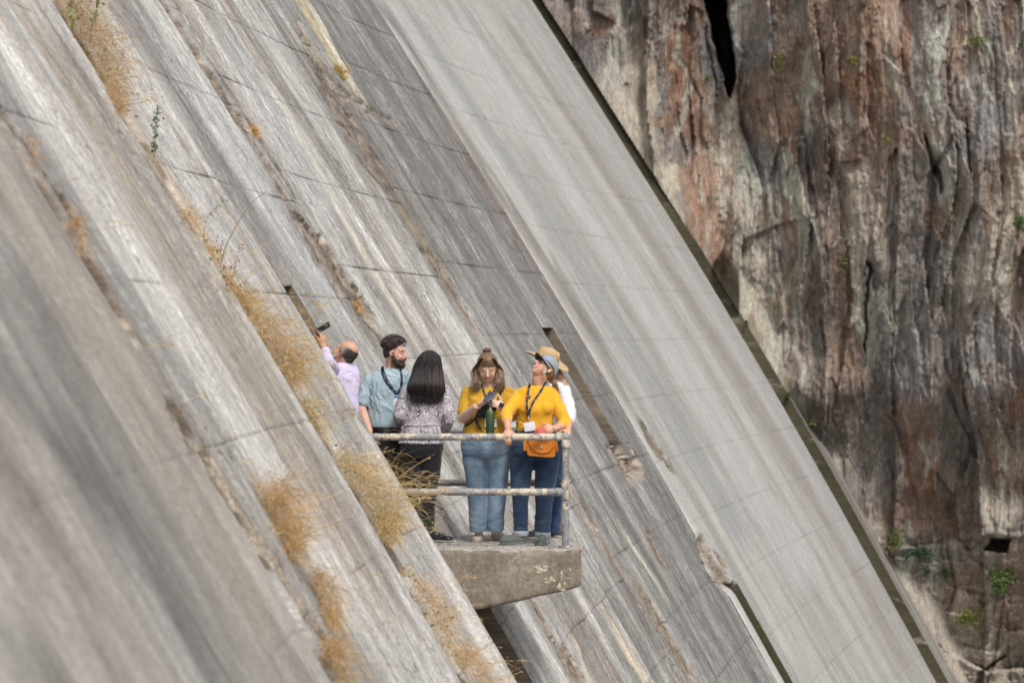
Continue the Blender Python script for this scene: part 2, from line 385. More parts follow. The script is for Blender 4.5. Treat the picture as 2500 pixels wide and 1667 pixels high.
def dam_surface(Y, dz, mono, z0, z1):
    """offset along the normal, colour and streakiness of the face"""
    u0 = U(dz)
    off = np.zeros_like(Y)
    # ridges left by boards and erosion, all running down the face
    wY = Y + .03 * fbm(Y * 2, dz * .8, 0, oct=2, seed=21)
    smooth = 0.22 if mono >= 6 else 1.0
    ridg = fbm(wY * 3.0, dz * .16, 1.0, oct=4, seed=31)
    off += smooth * (.012 * ridg + .010 * fbm(wY * 9, dz * .5, 2.0, oct=2, seed=33))
    off += .02 * fbm(Y * .6, dz * .25, 3.0, oct=2, seed=35) * (1 if mono < 6 else .6)
    light = np.array([.505, .492, .468]); mid = np.array([.34, .328, .31]); dark = np.array([.19, .182, .175])
    brown = np.array([.30, .245, .195]); tan = np.array([.46, .385, .315])
    g1 = fbm(wY * 1.35, dz * .10, 5.0, oct=4, seed=41)[..., None]
    g2 = fbm(wY * 2.6, dz * .22, 6.0, oct=4, seed=43)[..., None]
    g3 = fbm(Y * .7, dz * .35, 7.0, oct=3, seed=45)[..., None]
    bases = {0: (np.array([.37, .348, .322]), np.array([.285, .27, .255]), np.array([.42, .388, .35])), 1: (light * 1.0, mid * .9, tan * .75), 2: (light * 1.04, mid, tan * .9), 3: (light * 1.02, mid, mid * .9), 4: (light * .92, mid * .88, brown * 1.05),
             5: (mid * .95, dark * 1.05, mid * .72), 6: (light * 1.02, light * .82, np.array([.43, .415, .385])), 7: (mid, mid, mid), 8: (light, mid, mid)}
    A, B, C = bases[mono]
    k = ss(-.35, .45, g1); col = A * (1 - k) + B * k
    k2 = ss(.1, .7, g2) * .6; col = col * (1 - k2) + C * k2
    if mono == 0:
        g4 = fbm(Y * 2.2, dz * 1.5, 9.0, oct=5, seed=47)[..., None]; col = col * (1 + .45 * g4)
    if mono < 6: col = col * (1 + .16 * g3 + .14 * fbm(Y * 1.8, dz * 1.1, 9.5, oct=5, seed=49)[..., None])
    else: col = col * (1 + .05 * g3)
    grit = np.zeros_like(Y)
    streak = np.full(Y.shape, {0: .26, 1: .7, 2: .9, 3: .85, 4: .95, 5: .9, 6: .34, 7: .6, 8: .5}[mono])
    for i, (b, c, st, hard) in enumerate(STRIPES):
        if b[:, 1].max() + 3 < Y.min() or b[:, 1].min() - 3 > Y.max(): continue
        m = band_mask(b, Y, dz, edge=hard, seed=60 + i, rough=.35, fy=3.0, fz=.5, end=.6) * st
        m = m[..., None]; col = col * (1 - m) + np.array(c) * m
    for i, (b, dep, c, sd_) in enumerate(SPALLS):
        if b[:, 1].max() + 3 < Y.min() or b[:, 1].min() - 3 > Y.max(): continue
        m = band_mask(b, Y, dz, edge=.10, seed=sd_, rough=.75, fy=4.5, fz=3.2, end=.10); grit = np.maximum(grit, m)
        rub = fbm(Y * 6, dz * 9, 8.0, oct=4, seed=90 + i)
        off -= m * (dep * 1.5 * (1 + .6 * rub) + .012 * fbm(Y * 18, dz * 22, 1.0, oct=2, seed=95))
        m3 = band_mask(b * np.array([1, 1, 1.12]), Y, dz, edge=.10, seed=sd_, rough=.75, fy=4.5, fz=3.2, end=.12)[..., None]; cc = np.array(c) * (.85 + .45 * rub[..., None])
        col = col * (1 - m3) + cc * m3; streak = streak * (1 - .75 * m)
    col = col * (.745 if mono >= 6 else .90)
    # lift joint: the edges of each course are rounded back
    jag = .006 * fbm(Y * 4, z0 * 7, 1.0, oct=3, seed=51)
    gw = {0: .020, 1: .014, 2: .011, 3: .011, 4: .013, 5: .016, 6: .018}.get(mono, .02)
    gd = .015 if mono < 6 else .006
    wear = (.15 if mono < 2 else .5) + .5 * ss(-.1, .5, fbm(Y * .8, np.where(z1 - dz < dz - z0, z1, z0) * 5, 2.0, oct=3, seed=53))
    if mono == 0: wear = wear * .45
    e = np.minimum(dz - z0, z1 - dz) + jag
    g = 1 - ss(0, gw, e)
    off -= gd * g * wear
    gs = ((.46 if mono < 6 else .30) * (1 - ss(0, gw * 1.4, e)) * wear)[..., None]
    col = col * (1 - gs) + col * .45 * gs
    # vertical contraction joints
    def near(y0, y1, depth, w):   # notch between two stations
        return -depth * ss(y0 - w, y0, Y) * (1 - ss(y1, y1 + w, Y))
    off += near(YS['A'] - .05, YS['A'] + .04, .03, .03) + near(YS['B'] - .03, YS['B'] + .05, .03, .03) + near(YS['R1'] - .02, YS['R1'] + .20, .08, .05)
    off += near(YS['R2'], YS['R2'] + .50, .12, .03) + .05 * ss(YS['R2'] - 1.4, YS['R2'] - .05, Y) * (Y <= YS['R2'] + 1e-6) + .035 * ss(YS['R1'] - 1.5, YS['R1'] - .05, Y) * (Y <= YS['R1'] + 1e-6) + .07 * ss(YS['R3'] - 1.6, YS['R3'], Y) * (Y <= YS['R3'] + 1e-6)
    tanm = (ss(YS['R2'] + .42, YS['R2'] + .5, Y) * (1 - ss(YS['R2'] + .7, YS['R2'] + 1.2, Y + .12 * fbm(Y * 2, dz * 2, 0, seed=4))) * ss(-.3, .3, dz + .2))[..., None] * .75
    col = col * (1 - tanm) + np.array([.50, .41, .33]) * tanm
    for q_, w_ in (('R1', .20), ('R2', .47), ('A', .05), ('B', .05)):
        if q_ == 'B': st_ = .5
        elif q_ == 'A': st_ = .6
        else: st_ = .85
        jm = (ss(YS[q_] - .03, YS[q_] + .0, Y) * (1 - ss(YS[q_] + w_, YS[q_] + w_ * 1.4, Y + .16 * w_ * fbm(Y * 3, dz * 4, oct=3, seed=6) / .3)) * st_)[..., None]
        col = col * (1 - jm) + np.array([.105, .08, .055]) * jm
    if mono >= 6:
        dC = ((1 - ss(YS['C'] - .2, YS['C'] + .9, Y + .5 * fbm(Y * 1.2, dz * .9, oct=4, seed=58))) * .6)[..., None]; col = col * (1 - dC) + np.array([.52, .51, .485]) * dC
        off += .02 * ss(YS['C'] + .02, YS['C'] + .10, Y)
    # open dark drain joint low on C
    if mono in (5, 6):
        m = band_mask(DRAIN, Y, dz, edge=.02, seed=44, rough=.04, fy=2, fz=1.2, end=.04)
        off -= .42 * m; m3 = (1 - ss(.37, .41, np.abs(Y - DRAIN[0, 1] - .03) + .02 * fbm(Y * 5, dz * 3, seed=7)))[..., None] * (dz < DRAIN[-1, 0] + .02)[..., None]
        col = col * (1 - m3) + np.array([.040, .038, .020]) * m3; streak = streak * (1 - .8 * m)
    rec_m = None
    # recesses
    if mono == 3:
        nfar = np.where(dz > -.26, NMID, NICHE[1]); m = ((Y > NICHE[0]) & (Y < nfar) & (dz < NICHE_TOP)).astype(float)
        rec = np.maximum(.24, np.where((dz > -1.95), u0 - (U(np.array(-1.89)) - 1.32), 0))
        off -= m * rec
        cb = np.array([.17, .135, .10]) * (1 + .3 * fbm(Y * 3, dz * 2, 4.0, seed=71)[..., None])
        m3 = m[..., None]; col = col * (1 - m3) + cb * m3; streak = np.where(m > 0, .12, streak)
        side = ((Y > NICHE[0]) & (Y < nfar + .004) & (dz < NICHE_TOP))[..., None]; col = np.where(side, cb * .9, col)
    if mono == 5:
        m = ((Y > FSLOT[0]) & (Y < FSLOT[1]) & (dz < 0.0) & (dz > FS_BOT)).astype(float)
        off -= m * .27
        cb = np.array([.125, .10, .075]) * (1 + .3 * fbm(Y * 3, dz * 2, 4.0, seed=72)[..., None])
        streak = np.where(m > 0, .12, streak)
        m3 = ((Y > FSLOT[0]) & (Y < FSLOT[1] + .004) & (dz < 0.0) & (dz > FS_BOT))[..., None]; col = np.where(m3, cb, col)
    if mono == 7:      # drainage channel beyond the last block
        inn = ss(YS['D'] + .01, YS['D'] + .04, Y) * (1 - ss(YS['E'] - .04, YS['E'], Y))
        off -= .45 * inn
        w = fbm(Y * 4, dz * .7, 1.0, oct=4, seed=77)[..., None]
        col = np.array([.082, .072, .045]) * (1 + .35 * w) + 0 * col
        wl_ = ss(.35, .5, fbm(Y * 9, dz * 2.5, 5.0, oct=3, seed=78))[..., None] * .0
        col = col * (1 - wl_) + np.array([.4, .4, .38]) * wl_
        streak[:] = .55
    if mono == 8: col = col * np.array([.80, .78, .75])
    return off, np.clip(col, .02, .75), streak, grit

def y_cols(a, b, px=2.2):
    """columns between two stations, spaced evenly as seen from the footbridge side"""
    yy = np.linspace(a, b, 4000); p = dam_pt(yy, 0.0); x = 1250 + FPX * p[:, 0] / p[:, 1]
    dens = np.maximum(np.abs(np.gradient(x)) / px, (yy[1] - yy[0]) / .30)
    c = np.cumsum(dens); n = int(max(3, round(c[-1])))
    return np.interp(np.linspace(c[0], c[-1], n), c, yy)

dam = thing('concrete_dam', (0, 30, 0), 'huge steep weathered grey concrete dam face with streaks and stepped joints', 'dam')
LEFT0, LEFTP, RIGHT0, RIGHTP = .28, .97, .85, .95
MONOS = [(6.0, YS['R1'], LEFT0, LEFTP), (YS['R1'], YS['R2'], LEFT0, LEFTP), (YS['R2'], YS['R3'], LEFT0, LEFTP), (YS['R3'], YS['A'], LEFT0, LEFTP),
         (YS['A'], YS['B'], LEFT0 + .35, .955), (YS['B'], YS['C'], RIGHT0, .945), (YS['C'], YS['D'], RIGHT0 - .12, .95), (YS['D'], YS['E'], 0, 3.0), (YS['E'], YS['F'] + 6, .4, .95)]
def build_course(mono, cols, z0, z1, nrow):
    e = min(.03, (z1 - z0) * .1)
    rows = np.unique(np.concatenate([[z0, z0 + e * .35, z0 + e], np.linspace(z0 + e, z1 - e, nrow), [z1 - e, z1 - e * .35, z1]]))
    extra = []
    if mono == 3: extra = [NICHE_TOP - .002, NICHE_TOP + .002, -.262, -.258, -1.952, -1.948]
    if mono == 5: extra = [-.002, .002, FS_BOT - .002, FS_BOT + .002]
    rows = np.unique(np.concatenate([rows, [q for q in extra if z0 < q < z1]]))
    Yg, Zg = np.meshgrid(cols, rows)
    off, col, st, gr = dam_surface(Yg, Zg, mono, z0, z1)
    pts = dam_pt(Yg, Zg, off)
    # vertical scatter so a joint is not ruled
    nr, nc = Yg.shape
    i = np.arange(nr * nc).reshape(nr, nc)
    f = np.stack([i[:-1, :-1], i[:-1, 1:], i[1:, 1:], i[1:, :-1]], -1).reshape(-1, 4)
    me = mesh_from('wall_panel', pts.reshape(-1, 3), f)
    set_col(me, col.reshape(-1, 3)); set_f(me, 'streak', st); set_f(me, 'grit', gr); set_f(me, 'cs', Yg); set_f(me, 'ct', Zg * 1.17)
    return link('wall_panel', me, DAM, dam)
for mi, (ya, yb, zz, per) in enumerate(MONOS):
    cols = list(y_cols(ya, yb, {6: 3.2, 0: 4.0}.get(mi, 2.2)))
    ex = []
    if mi == 3:
        for q in NICHE + (NMID,): ex += [q - .006, q - .002, q + .002, q + .006]
    if mi in (5, 6): ex += [q for q in DRAIN[0, 1] + np.linspace(-.42, .42, 29) if ya < q < yb]
    if mi == 5:
        for q in FSLOT: ex += [q - .006, q - .002, q + .002, q + .006]
    for k_ in ('R1', 'R2', 'A', 'B', 'C', 'D', 'E'):
        q = YS[k_]
        for dd in (-.2, -.12, -.06, -.03, .0, .02, .04, .06, .1, .14, .18, .24, .32, .38, .42, .45, .48, .51, .54, .58, .65, .8):
            if ya < q + dd < yb: ex.append(q + dd)
    cols = np.unique(np.round(np.array(cols + ex), 5))
    far = yb + 1
    zlo, zhi = -(.128 * far + .5), .122 * far + .5
    k0, k1 = math.floor((zlo - zz) / per), math.ceil((zhi - zz) / per)
    ppm = FPX / ((ya + yb) / 2)
    for k_ in range(k0, k1):
        z0, z1 = zz + per * k_, zz + per * (k_ + 1)
        build_course(mi, cols, z0, z1, int(min(56, max(8, per * ppm / (6.2 if mi < 6 else 10)))))
    # the wall goes on above and below what the picture shows
    cc = cols[:: max(1, len(cols) // 30)]; cc = np.unique(np.append(cc, cols[-1]))
    build_course(mi, cc, zz + per * k1, 16.0, 6); build_course(mi, cc, -17.0, zz + per * k0, 6)

# ------------------------------------------------------------------ cliff
def edge_x(py):
    """column of the outer lip of the channel at a row"""
    out = []
    for y in np.atleast_1d(py):
        dz = -(y - HZ) * YS['E'] / FPX
        for _ in range(4):
            p = dam_pt(np.array(YS['E']), np.array(dz)); dz = -(y - HZ) * p[1] / FPX
        out.append((1250 + FPX * p[0] / p[1], p[1]))
    return np.array(out)
ROCK_PATCH = [  # px, py, rx, ry, colour, strength
 *[(a, b, c, d, (.43, .385, .315), s) for a, b, c, d, s in [(1480,330,60,60,.9),(1530,143,60,50,.6),(1547,250,60,70,.7),(1518,300,60,50,.7),(1558,367,60,60,.9),(1604,448,50,80,.95),(1640,560,40,80,.8),(1700,620,30,60,.5),(1782,344,26,110,1),(1788,540,46,70,.6),(1816,717,60,110,.75),(1850,820,60,60,.6),(2050,300,16,60,.6),(2092,516,36,110,.6),(2448,631,22,180,.6),(2400,700,40,60,.6),(2476,344,16,150,.7),(2385,57,12,100,.7),(1500,34,10,60,.7),(1468,1154,30,120,0),(2462,1100,20,120,.45),(2441,1241,50,40,.7),(2308,1452,90,50,.6),(2363,1574,60,60,.6),(1866,910,40,80,.6),(1900,960,24,40,.6),(2043,1160,30,40,.6),(2120,1297,34,34,.8),(2410,1600,60,40,.6),(2480,1560,40,60,.5),(1380,200,24,60,.5),(1720,400,16,160,.4),(2160,600,20,60,.4)]],
 *[(a, b, c, d, (.225, .125, .078), s) for a, b, c, d, s in [(1432,50,60,22,.8),(1661,132,44,70,.9),(1679,220,50,60,.7),(2098,200,50,36,.8),(1679,315,60,26,.7),(1700,459,36,60,.8),(1720,560,36,70,.7),(2205,110,14,60,.8),(1925,325,40,60,.5),(1971,425,30,50,.5),(2220,1010,40,26,.6),(2231,1076,50,36,.7),(2253,1159,60,50,.6),(2253,1250,50,50,.6),(2030,520,30,40,.4),(1760,620,20,60,.5),(2490,1000,20,60,.6),(2120,80,30,60,.3)]],
 *[(a, b, c, d, (.125, .113, .112), s) for a, b, c, d, s in [(1432,120,60,55,.7),(1977,356,36,60,.8),(1990,488,50,80,.6),(1990,700,50,120,.6),(2287,516,30,120,.8),(2131,910,36,100,.6),(2280,910,80,90,.4),(2363,1048,50,70,.5),(1345,90,14,60,.5),(2000,1000,40,80,.4),(2300,230,30,70,.5),(1880,120,20,100,.6),(2140,760,14,110,.7),(2240,640,30,120,.4)]],
 *[(a, b, c, d, (.25, .245, .245), s) for a, b, c, d, s in [(1750,120,50,80,.6),(1400,30,60,40,.5),(1830,80,40,90,.5),(2400,330,60,100,.5),(2200,850,60,160,.3),(1960,860,50,60,.4),(2420,900,60,120,.5),(2300,1380,90,40,.5),(1880,420,50,60,.6),(1500,120,40,60,.3)]],
 *[(a, b, c, d, (.36, .26, .20), s) for a, b, c, d, s in [(1890,270,40,60,.6),(2210,1020,40,40,.5),(2180,30,40,60,.4),(1700,480,40,120,.3),(2350,120,30,60,.4),(2380,1440,80,60,.5),(2470,1430,30,100,.6),(2250,330,40,40,.4)]],
]
CRACKS = [  # polyline px, half width px, depth m
 ([(1738,-60),(1752,40),(1768,110),(1778,190),(1780,235)], (26,23,21,14,3), 5.5),
 ([(2125,640),(2118,700),(2112,861)], (6,4,2), .45),
 ([(2258,330),(2290,420),(2300,470)], (3,9,5), .45),
 ([(2362,290),(2366,380),(2372,440)], (2,4,2), .3),
 ([(1722,60),(1740,160),(1750,240)], (2,2,2), .2),
 ([(2159,1342),(2200,1420),(2230,1480),(2270,1560),(2336,1650)], (9,12,13,13,16), .9),
 ([(2452,1600),(2400,1640),(2390,1680)], (6,8,8), .5),
]
def build_cliff():
    x0, x1, y0, y1 = 1200, 2820, -240, 1900
    nx, ny = 500, 630
    gx = np.linspace(x0, x1, nx); gy = np.linspace(y0, y1, ny)
    X, Yp = np.meshgrid(gx, gy)
    e = edge_x(gy); ex = e[:, 0][:, None]; ey = e[:, 1][:, None]
    kerb = ss(930, 1120, gy)[:, None] * .85
    base = ey + .10 - .28 * (1 - ss(0, 1000, Yp)) + kerb - ss(0, 900, X - ex) * 3.0
    mx, mz = (X - 1250) / 110.0, (HZ - Yp) / 110.0
    wx = mx + .35 * fbm(mx * .5, mz * .4, oct=3, seed=101) + .10 * fbm(mx * 2.6, mz * 1.6, oct=4, seed=121); wz = mz + .5 * fbm(mx * .5, mz * .4, 3.0, oct=3, seed=102) + .2 * fbm(mx * 2.2, mz * 1.2, 3.0, oct=4, seed=122)
    R = np.zeros_like(X)           # + = towards the viewer
    low = ss(1285, 1335, Yp + 12 * fbm(mx * 1.2, mz, seed=131))
    R += .85 * fbm(wx * .38, wz * .16, oct=3, seed=103)
    vx = mx + .16 * fbm(mx * .6, mz * .3, oct=2, seed=101); vz = mz + .25 * fbm(mx * .5, mz * .4, 3.0, oct=2, seed=102)
    for sc, asp, am, sd_, sh in ((.60, .16, .80, 5, .12), (1.4, .22, .42, 7, -.10), (3.2, .30, .17, 9, .15), (7.0, .42, .05, 15, -.2), (14, .6, .018, 19, .2)):
        f1, f2, ida, idb, dx, dy = worley(vx * sc + sd_ + sh * vz * sc * asp, vz * sc * asp, sd_)
        R += am * (1 - .5 * low) * ((idb - .5) * dx * 2.8 + (ida - .35) * dy * .7 + .26 * (ida - .5))
    for sc, asp, am, sd_ in ((.75, .9, .45, 11), (1.9, 1.1, .18, 12), (4.6, 1.2, .05, 13)):
        h1, h2, ja, jb, bx, by = worley(vx * sc + 4, vz * sc * asp, sd_)
        R += low * am * ((ja - .5) + .9 * by + (jb - .5) * bx - .22 * (1 - ss(0, .10, h2 - h1)))
    R += low * .12
    rid = 1 - np.abs(fbm(vx * 2.3, vz * .30, 2.0, oct=5, seed=107, gain=.6)); R += .12 * (rid - .6) * (1 - .5 * low)
    rid = 1 - np.abs(fbm(vx * 6.0, vz * 1.3, 2.5, oct=4, seed=137, gain=.6)); R += .045 * (rid - .6)
    R += .055 * fbm(mx * 3, mz * 2.2, oct=5, seed=108, gain=.62)
    for pl, hw, dep in CRACKS:
        pl = np.array(pl, float); cx = np.interp(Yp, pl[:, 1], pl[:, 0]) + 5 * fbm(mx * 3, mz * 2.5, seed=109)
        w = np.interp(Yp, pl[:, 1], hw); m = (1 - ss(.6, 1.15, np.abs(X - cx) / w)) * ss(pl[0, 1] - 8, pl[0, 1] + 8, Yp) * (1 - ss(pl[-1, 1] - 8, pl[-1, 1] + 8, Yp))
        R -= dep * m
    cave = (1 - ss(.8, 1.1, np.maximum(np.abs(X - 2438 + .45 * (Yp - 1328) + 9 * fbm(mx * 2.5, mz * 2.5, oct=3, seed=151)) / 25, np.abs(Yp - 1328 + 10 * fbm(mx * 2, mz * 3, oct=3, seed=152)) / 19)))
    R -= 1.6 * cave
    R += .35 * ss(1180, 1300, Yp) * (1 - ss(1300, 1322, Yp + 10 * fbm(mx * 2, mz, seed=161))) * ss(2300, 2400, X)
    R -= .3 * ss(40, 90, X - ex) * 0
    keep = ss(-5, 70, X - ex)
    R = np.maximum(R, -.10 - 1.6 * ss(30, 150, X - ex) - 6 * ss(150, 260, X - ex))
    R = R * (.12 + .88 * keep)
    R = np.where(X < ex, np.minimum(R, .0), R)
    D = base - R
    D = np.where(X < ex - 4, np.maximum(D, ey + 1.5 + (ex - X) * .03), D)
    pts = np.stack([(X - 1250) * D / FPX, D, CAM_Z - (Yp - HZ) * D / FPX], -1)
    # colour: brown and grey rock with lime, rust and dark stains
    brown = np.array([.235, .170, .128]); grey = np.array([.24, .212, .192]); dk = np.array([.125, .11, .103])
    k = ss(-.3, .4, fbm(wx * 1.1, wz * .35, 4.0, oct=4, seed=111))[..., None]
    col = brown * (1 - k) + grey * k
    k = ss(.05, .6, fbm(wx * 2.0, wz * .5, 5.0, oct=4, seed=113))[..., None] * .55; col = col * (1 - k) + dk * k
    tanl = np.array([.34, .29, .24]); k = (low * .65)[..., None]; col = col * (1 - k) + tanl * k
    nn = fbm(mx * 4.2, mz * 1.8, 6.0, oct=5, seed=115, gain=.62); n2 = fbm(mx * 1.6, mz * .9, 7.0, oct=3, seed=116)
    for a, b, c, d, cc, s in ROCK_PATCH:
        if s == 0: continue
        q = np.exp(-(((X - a + 14 * n2) / (c * 1.25)) ** 2 + ((Yp - b + 20 * n2) / (d * 1.25)) ** 2))
        m = ss(.28, .62, q + .34 * nn)[..., None] * min(1.0, s * 1.05); col = col * (1 - m) + np.array(cc) * m
    lim = (ss(.55, .85, fbm(wx * 3.2, wz * .35, 8.0, oct=5, seed=117) + .1) * .75)[..., None]
    col = col * (1 - lim) + np.array([.40, .40, .335]) * lim
    rs = (ss(.5, .9, fbm(wx * 1.3, wz * .9, 9.0, oct=4, seed=118)) * .6)[..., None]; col = col * (1 - rs) + np.array([.20, .13, .09]) * rs
    i = np.arange(nx * ny).reshape(ny, nx)
    f = np.stack([i[:-1, :-1], i[1:, :-1], i[1:, 1:], i[:-1, 1:]], -1).reshape(-1, 4)
    me = mesh_from('cliff', pts.reshape(-1, 3), f); set_col(me, np.clip(col, .02, .7).reshape(-1, 3))
    o = link('cliff', me, ROCK); tag(o, kind='structure'); return o, gx, gy, D
cliff, CGX, CGY, CD = build_cliff()
def cliff_pt(px, py, out=.0):
    i = int(np.clip(np.searchsorted(CGX, px), 0, len(CGX) - 1)); j = int(np.clip(np.searchsorted(CGY, py), 0, len(CGY) - 1))
    return P(px, py, CD[j, i] - out)
# the gorge goes on outside the picture
def sheet(name, pts, mat, col):
    me = mesh_from(name, pts, [(0, 1, 2, 3)], smooth=False); set_col(me, np.tile(np.array(col), (4, 1))); o = link(name, me, mat); return tag(o, kind='structure')
sheet('gorge_floor', [(-30, -40, -17), (60, -40, -17), (60, 80, -17), (-30, 80, -17)], ROCK, (.25, .22, .19))

# ------------------------------------------------------------------ balcony slab
def build_slab():
    yf, yb = 24.30, 26.05
    xl = -2.1; xr = P(1420, 1342, yf)[0]
    prof = [(P(1420, 0, yf)[0], 0.0), (P(1418, 0, yf)[0], -.315), (P(1409, 0, yf)[0], -.335), (P(1152, 0, yf)[0], -.530), (P(900, 0, yf)[0], -.72), (xl, -.75), (xl, 0.0)]
    # rounded worn top arris, slightly uneven edges: front and back outlines joined, then subdivided and roughened
    bm = bmesh.new()
    f = [bm.verts.new((x, yf, z)) for x, z in prof]; b = [bm.verts.new((x, yb, z)) for x, z in prof]
    bm.faces.new(f); bm.faces.new(b[::-1])
    for i in range(len(prof)):
        j = (i + 1) % len(prof); bm.faces.new((f[j], f[i], b[i], b[j]))
    bmesh.ops.recalc_face_normals(bm, faces=bm.faces)
    bmesh.ops.bevel(bm, geom=[e for e in bm.edges], offset=.012, segments=2, profile=.5, affect='EDGES')
    me = bpy.data.meshes.new('slab'); bm.to_mesh(me); bm.free()
    o = bpy.data.objects.new('slab_tmp', me); scene.collection.objects.link(o)
    md = o.modifiers.new('r', 'REMESH'); md.mode = 'VOXEL'; md.voxel_size = .024
    dg = bpy.context.evaluated_depsgraph_get(); m2 = bpy.data.meshes.new_from_object(o.evaluated_get(dg)); bpy.data.objects.remove(o)
    co = np.empty(len(m2.vertices) * 3, dtype=np.float32); m2.vertices.foreach_get('co', co); co = co.reshape(-1, 3)
    no = np.empty(len(m2.vertices) * 3, dtype=np.float32); m2.vertex_normals.foreach_get('vector', no); no = no.reshape(-1, 3)
    d = .004 * fbm(co[:, 0] * 9, co[:, 1] * 9, co[:, 2] * 9, oct=4, seed=201)
    edge = (1 - ss(0, .03, np.abs(co[:, 2]))) * (co[:, 1] < yf + .03)
    d = d - edge * .014 * ss(0, .6, fbm(co[:, 0] * 7, co[:, 2] * 3, oct=3, seed=203))
    pit = ss(.62, .8, fbm(co[:, 0] * 16, co[:, 1] * 16, co[:, 2] * 16, oct=2, seed=204)); d = d - .006 * pit
    co = co + no * d[:, None]; m2.vertices.foreach_set('co', co.ravel()); m2.update()
    m2.polygons.foreach_set('use_smooth', np.ones(len(m2.polygons), dtype=bool))
    return m2
balcony = thing('balcony', (0, 25, 0), 'brown stained concrete balcony slab cantilevered from the dam under the visitors', 'balcony')
link('slab', build_slab(), SLAB, balcony)
RUSTY = flat_mat('rust_stain_metal', (.32, .12, .04), .85, .3, 60, .4)
LIME = flat_mat('white_lime_crust', (.46, .42, .31), .9, .2, 60, .4)
def crust(name, spots, y, mat, parent, seed=1):
    """thin irregular crusts of lime on a face that looks at -Y: each a low ragged mound"""
    vs, fs = [], []
    r = np.random.default_rng(seed)
    for (px, py, rx, ry) in spots:
        c = P(px, py, y); n = 22; base = len(vs)
        vs.append((c[0], y - .006, c[2]))
        for k in range(n):
            a = 2 * math.pi * k / n; q = .45 + .75 * abs(r.normal() * .6)
            vs.append((c[0] + math.cos(a) * rx * q * y / FPX, y + .003, c[2] + math.sin(a) * ry * q * y / FPX))
        for k in range(n): fs.append((base, base + 1 + k, base + 1 + (k + 1) % n))
    return link(name, mesh_from(name, vs, fs), mat, parent)
crust('lime_crust', [(1318, 1392, 13, 12), (1330, 1383, 10, 4), (1309, 1384, 9, 4), (1345, 1413, 5, 8), (1333, 1422, 8, 3), (1352, 1418, 4, 5), (1371, 1403, 3, 20), (1366, 1430, 5, 12), (1385, 1412, 8, 2), (1392, 1392, 3, 6), (1374, 1440, 8, 4), (1378, 1425, 4, 6), (1290, 1412, 5, 1.5)], 24.296, LIME, balcony, 3)
crust('rust_patch', [(1419, 1343, 5, 3)], 24.294, RUSTY, balcony, 5)

# ------------------------------------------------------------------ railing
def tube(path, rad, n=16, caps=True, closed=False):
    path = [Vector(p) for p in path]; vs, fs = [], []
    rad = rad if hasattr(rad, '__len__') else [rad] * len(path)
    up = None
    for i, p in enumerate(path):
        a = path[max(0, i - 1)]; b = path[min(len(path) - 1, i + 1)]
        t = (b - a).normalized()
        if up is None:
            up = Vector((0, 0, 1)) if abs(t.z) < .9 else Vector((0, 1, 0))
            up = (up - t * up.dot(t)).normalized()
        else: up = (up - t * up.dot(t)).normalized()
        s = t.cross(up)
        for k in range(n):
            a_ = 2 * math.pi * k / n; vs.append(p + (up * math.cos(a_) + s * math.sin(a_)) * rad[i])
    for i in range(len(path) - 1):
        for k in range(n):
            k2 = (k + 1) % n; fs.append((i * n + k, i * n + k2, (i + 1) * n + k2, (i + 1) * n + k))
    if caps:
        fs.append(tuple(range(n))[::-1]); fs.append(tuple((len(path) - 1) * n + k for k in range(n)))
    return vs, fs
def joinm(*ms):
    vs, fs = [], []
    for v, f in ms:
        b = len(vs); vs += list(v); fs += [tuple(i + b for i in q) for q in f]
    return vs, fs
def fix(me):
    bm = bmesh.new(); bm.from_mesh(me); bmesh.ops.recalc_face_normals(bm, faces=bm.faces); bm.to_mesh(me); bm.free(); return me
def part(name, m, mat, parent, smooth=True):
    return link(name, fix(mesh_from(name, m[0], m[1], smooth)), mat, parent)
def ellip(c, r, rot=None, nu=16, nv=10):
    vs, fs = [], []; c = Vector(c); R_ = rot if rot is not None else Matrix.Identity(3)
    for j in range(1, nv):
        b = math.pi * j / nv
        for i in range(nu):
            a = 2 * math.pi * i / nu
            vs.append(c + R_ @ Vector((r[0] * math.sin(b) * math.cos(a), r[1] * math.sin(b) * math.sin(a), r[2] * math.cos(b))))
    vs.append(c + R_ @ Vector((0, 0, r[2]))); vs.append(c + R_ @ Vector((0, 0, -r[2])))
    for j in range(nv - 2):
        for i in range(nu):
            i2 = (i + 1) % nu; fs.append((j * nu + i, (j + 1) * nu + i, (j + 1) * nu + i2, j * nu + i2))
    t, b_ = len(vs) - 2, len(vs) - 1
    for i in range(nu): fs.append((t, i, (i + 1) % nu)); fs.append((b_, (nv - 2) * nu + (i + 1) % nu, (nv - 2) * nu + i))
    return vs, fs
YF, YR = 24.40, 25.85
RZ, MZ = CAM_Z - (1066.5 - HZ) * YF / FPX, CAM_Z - (1200.5 - HZ) * YF / FPX
PX = P(1380.7, 0, YF)[0]; RP = .0311
rail = thing('pipe_railing', (PX, 25.1, 0), 'chipped cream and grey painted pipe railing round the balcony edge', 'railing')
def wob(a, b, n=24, amp=.0012):
    a, b = Vector(a), Vector(b); return [a.lerp(b, i / n) for i in range(n + 1)]
for nm, y in (('top_rail', YF), ('top_rail', YR)):
    part(nm, tube(wob((-1.9 if y == YF else -1.75, y, RZ), (PX - .03, y, RZ)), RP), PAINT, rail)
for nm, y in (('mid_rail', YF), ('mid_rail', YR)):
    part(nm, tube(wob((-1.4, y, MZ), (PX - .03, y, MZ)), RP), PAINT, rail)
part('end_rail', tube(wob((PX, YF + .05, RZ), (PX, YR - .05, RZ)), RP), PAINT, rail)
part('end_rail', tube(wob((PX, YF + .05, MZ), (PX, YR - .05, MZ)), RP), PAINT, rail)
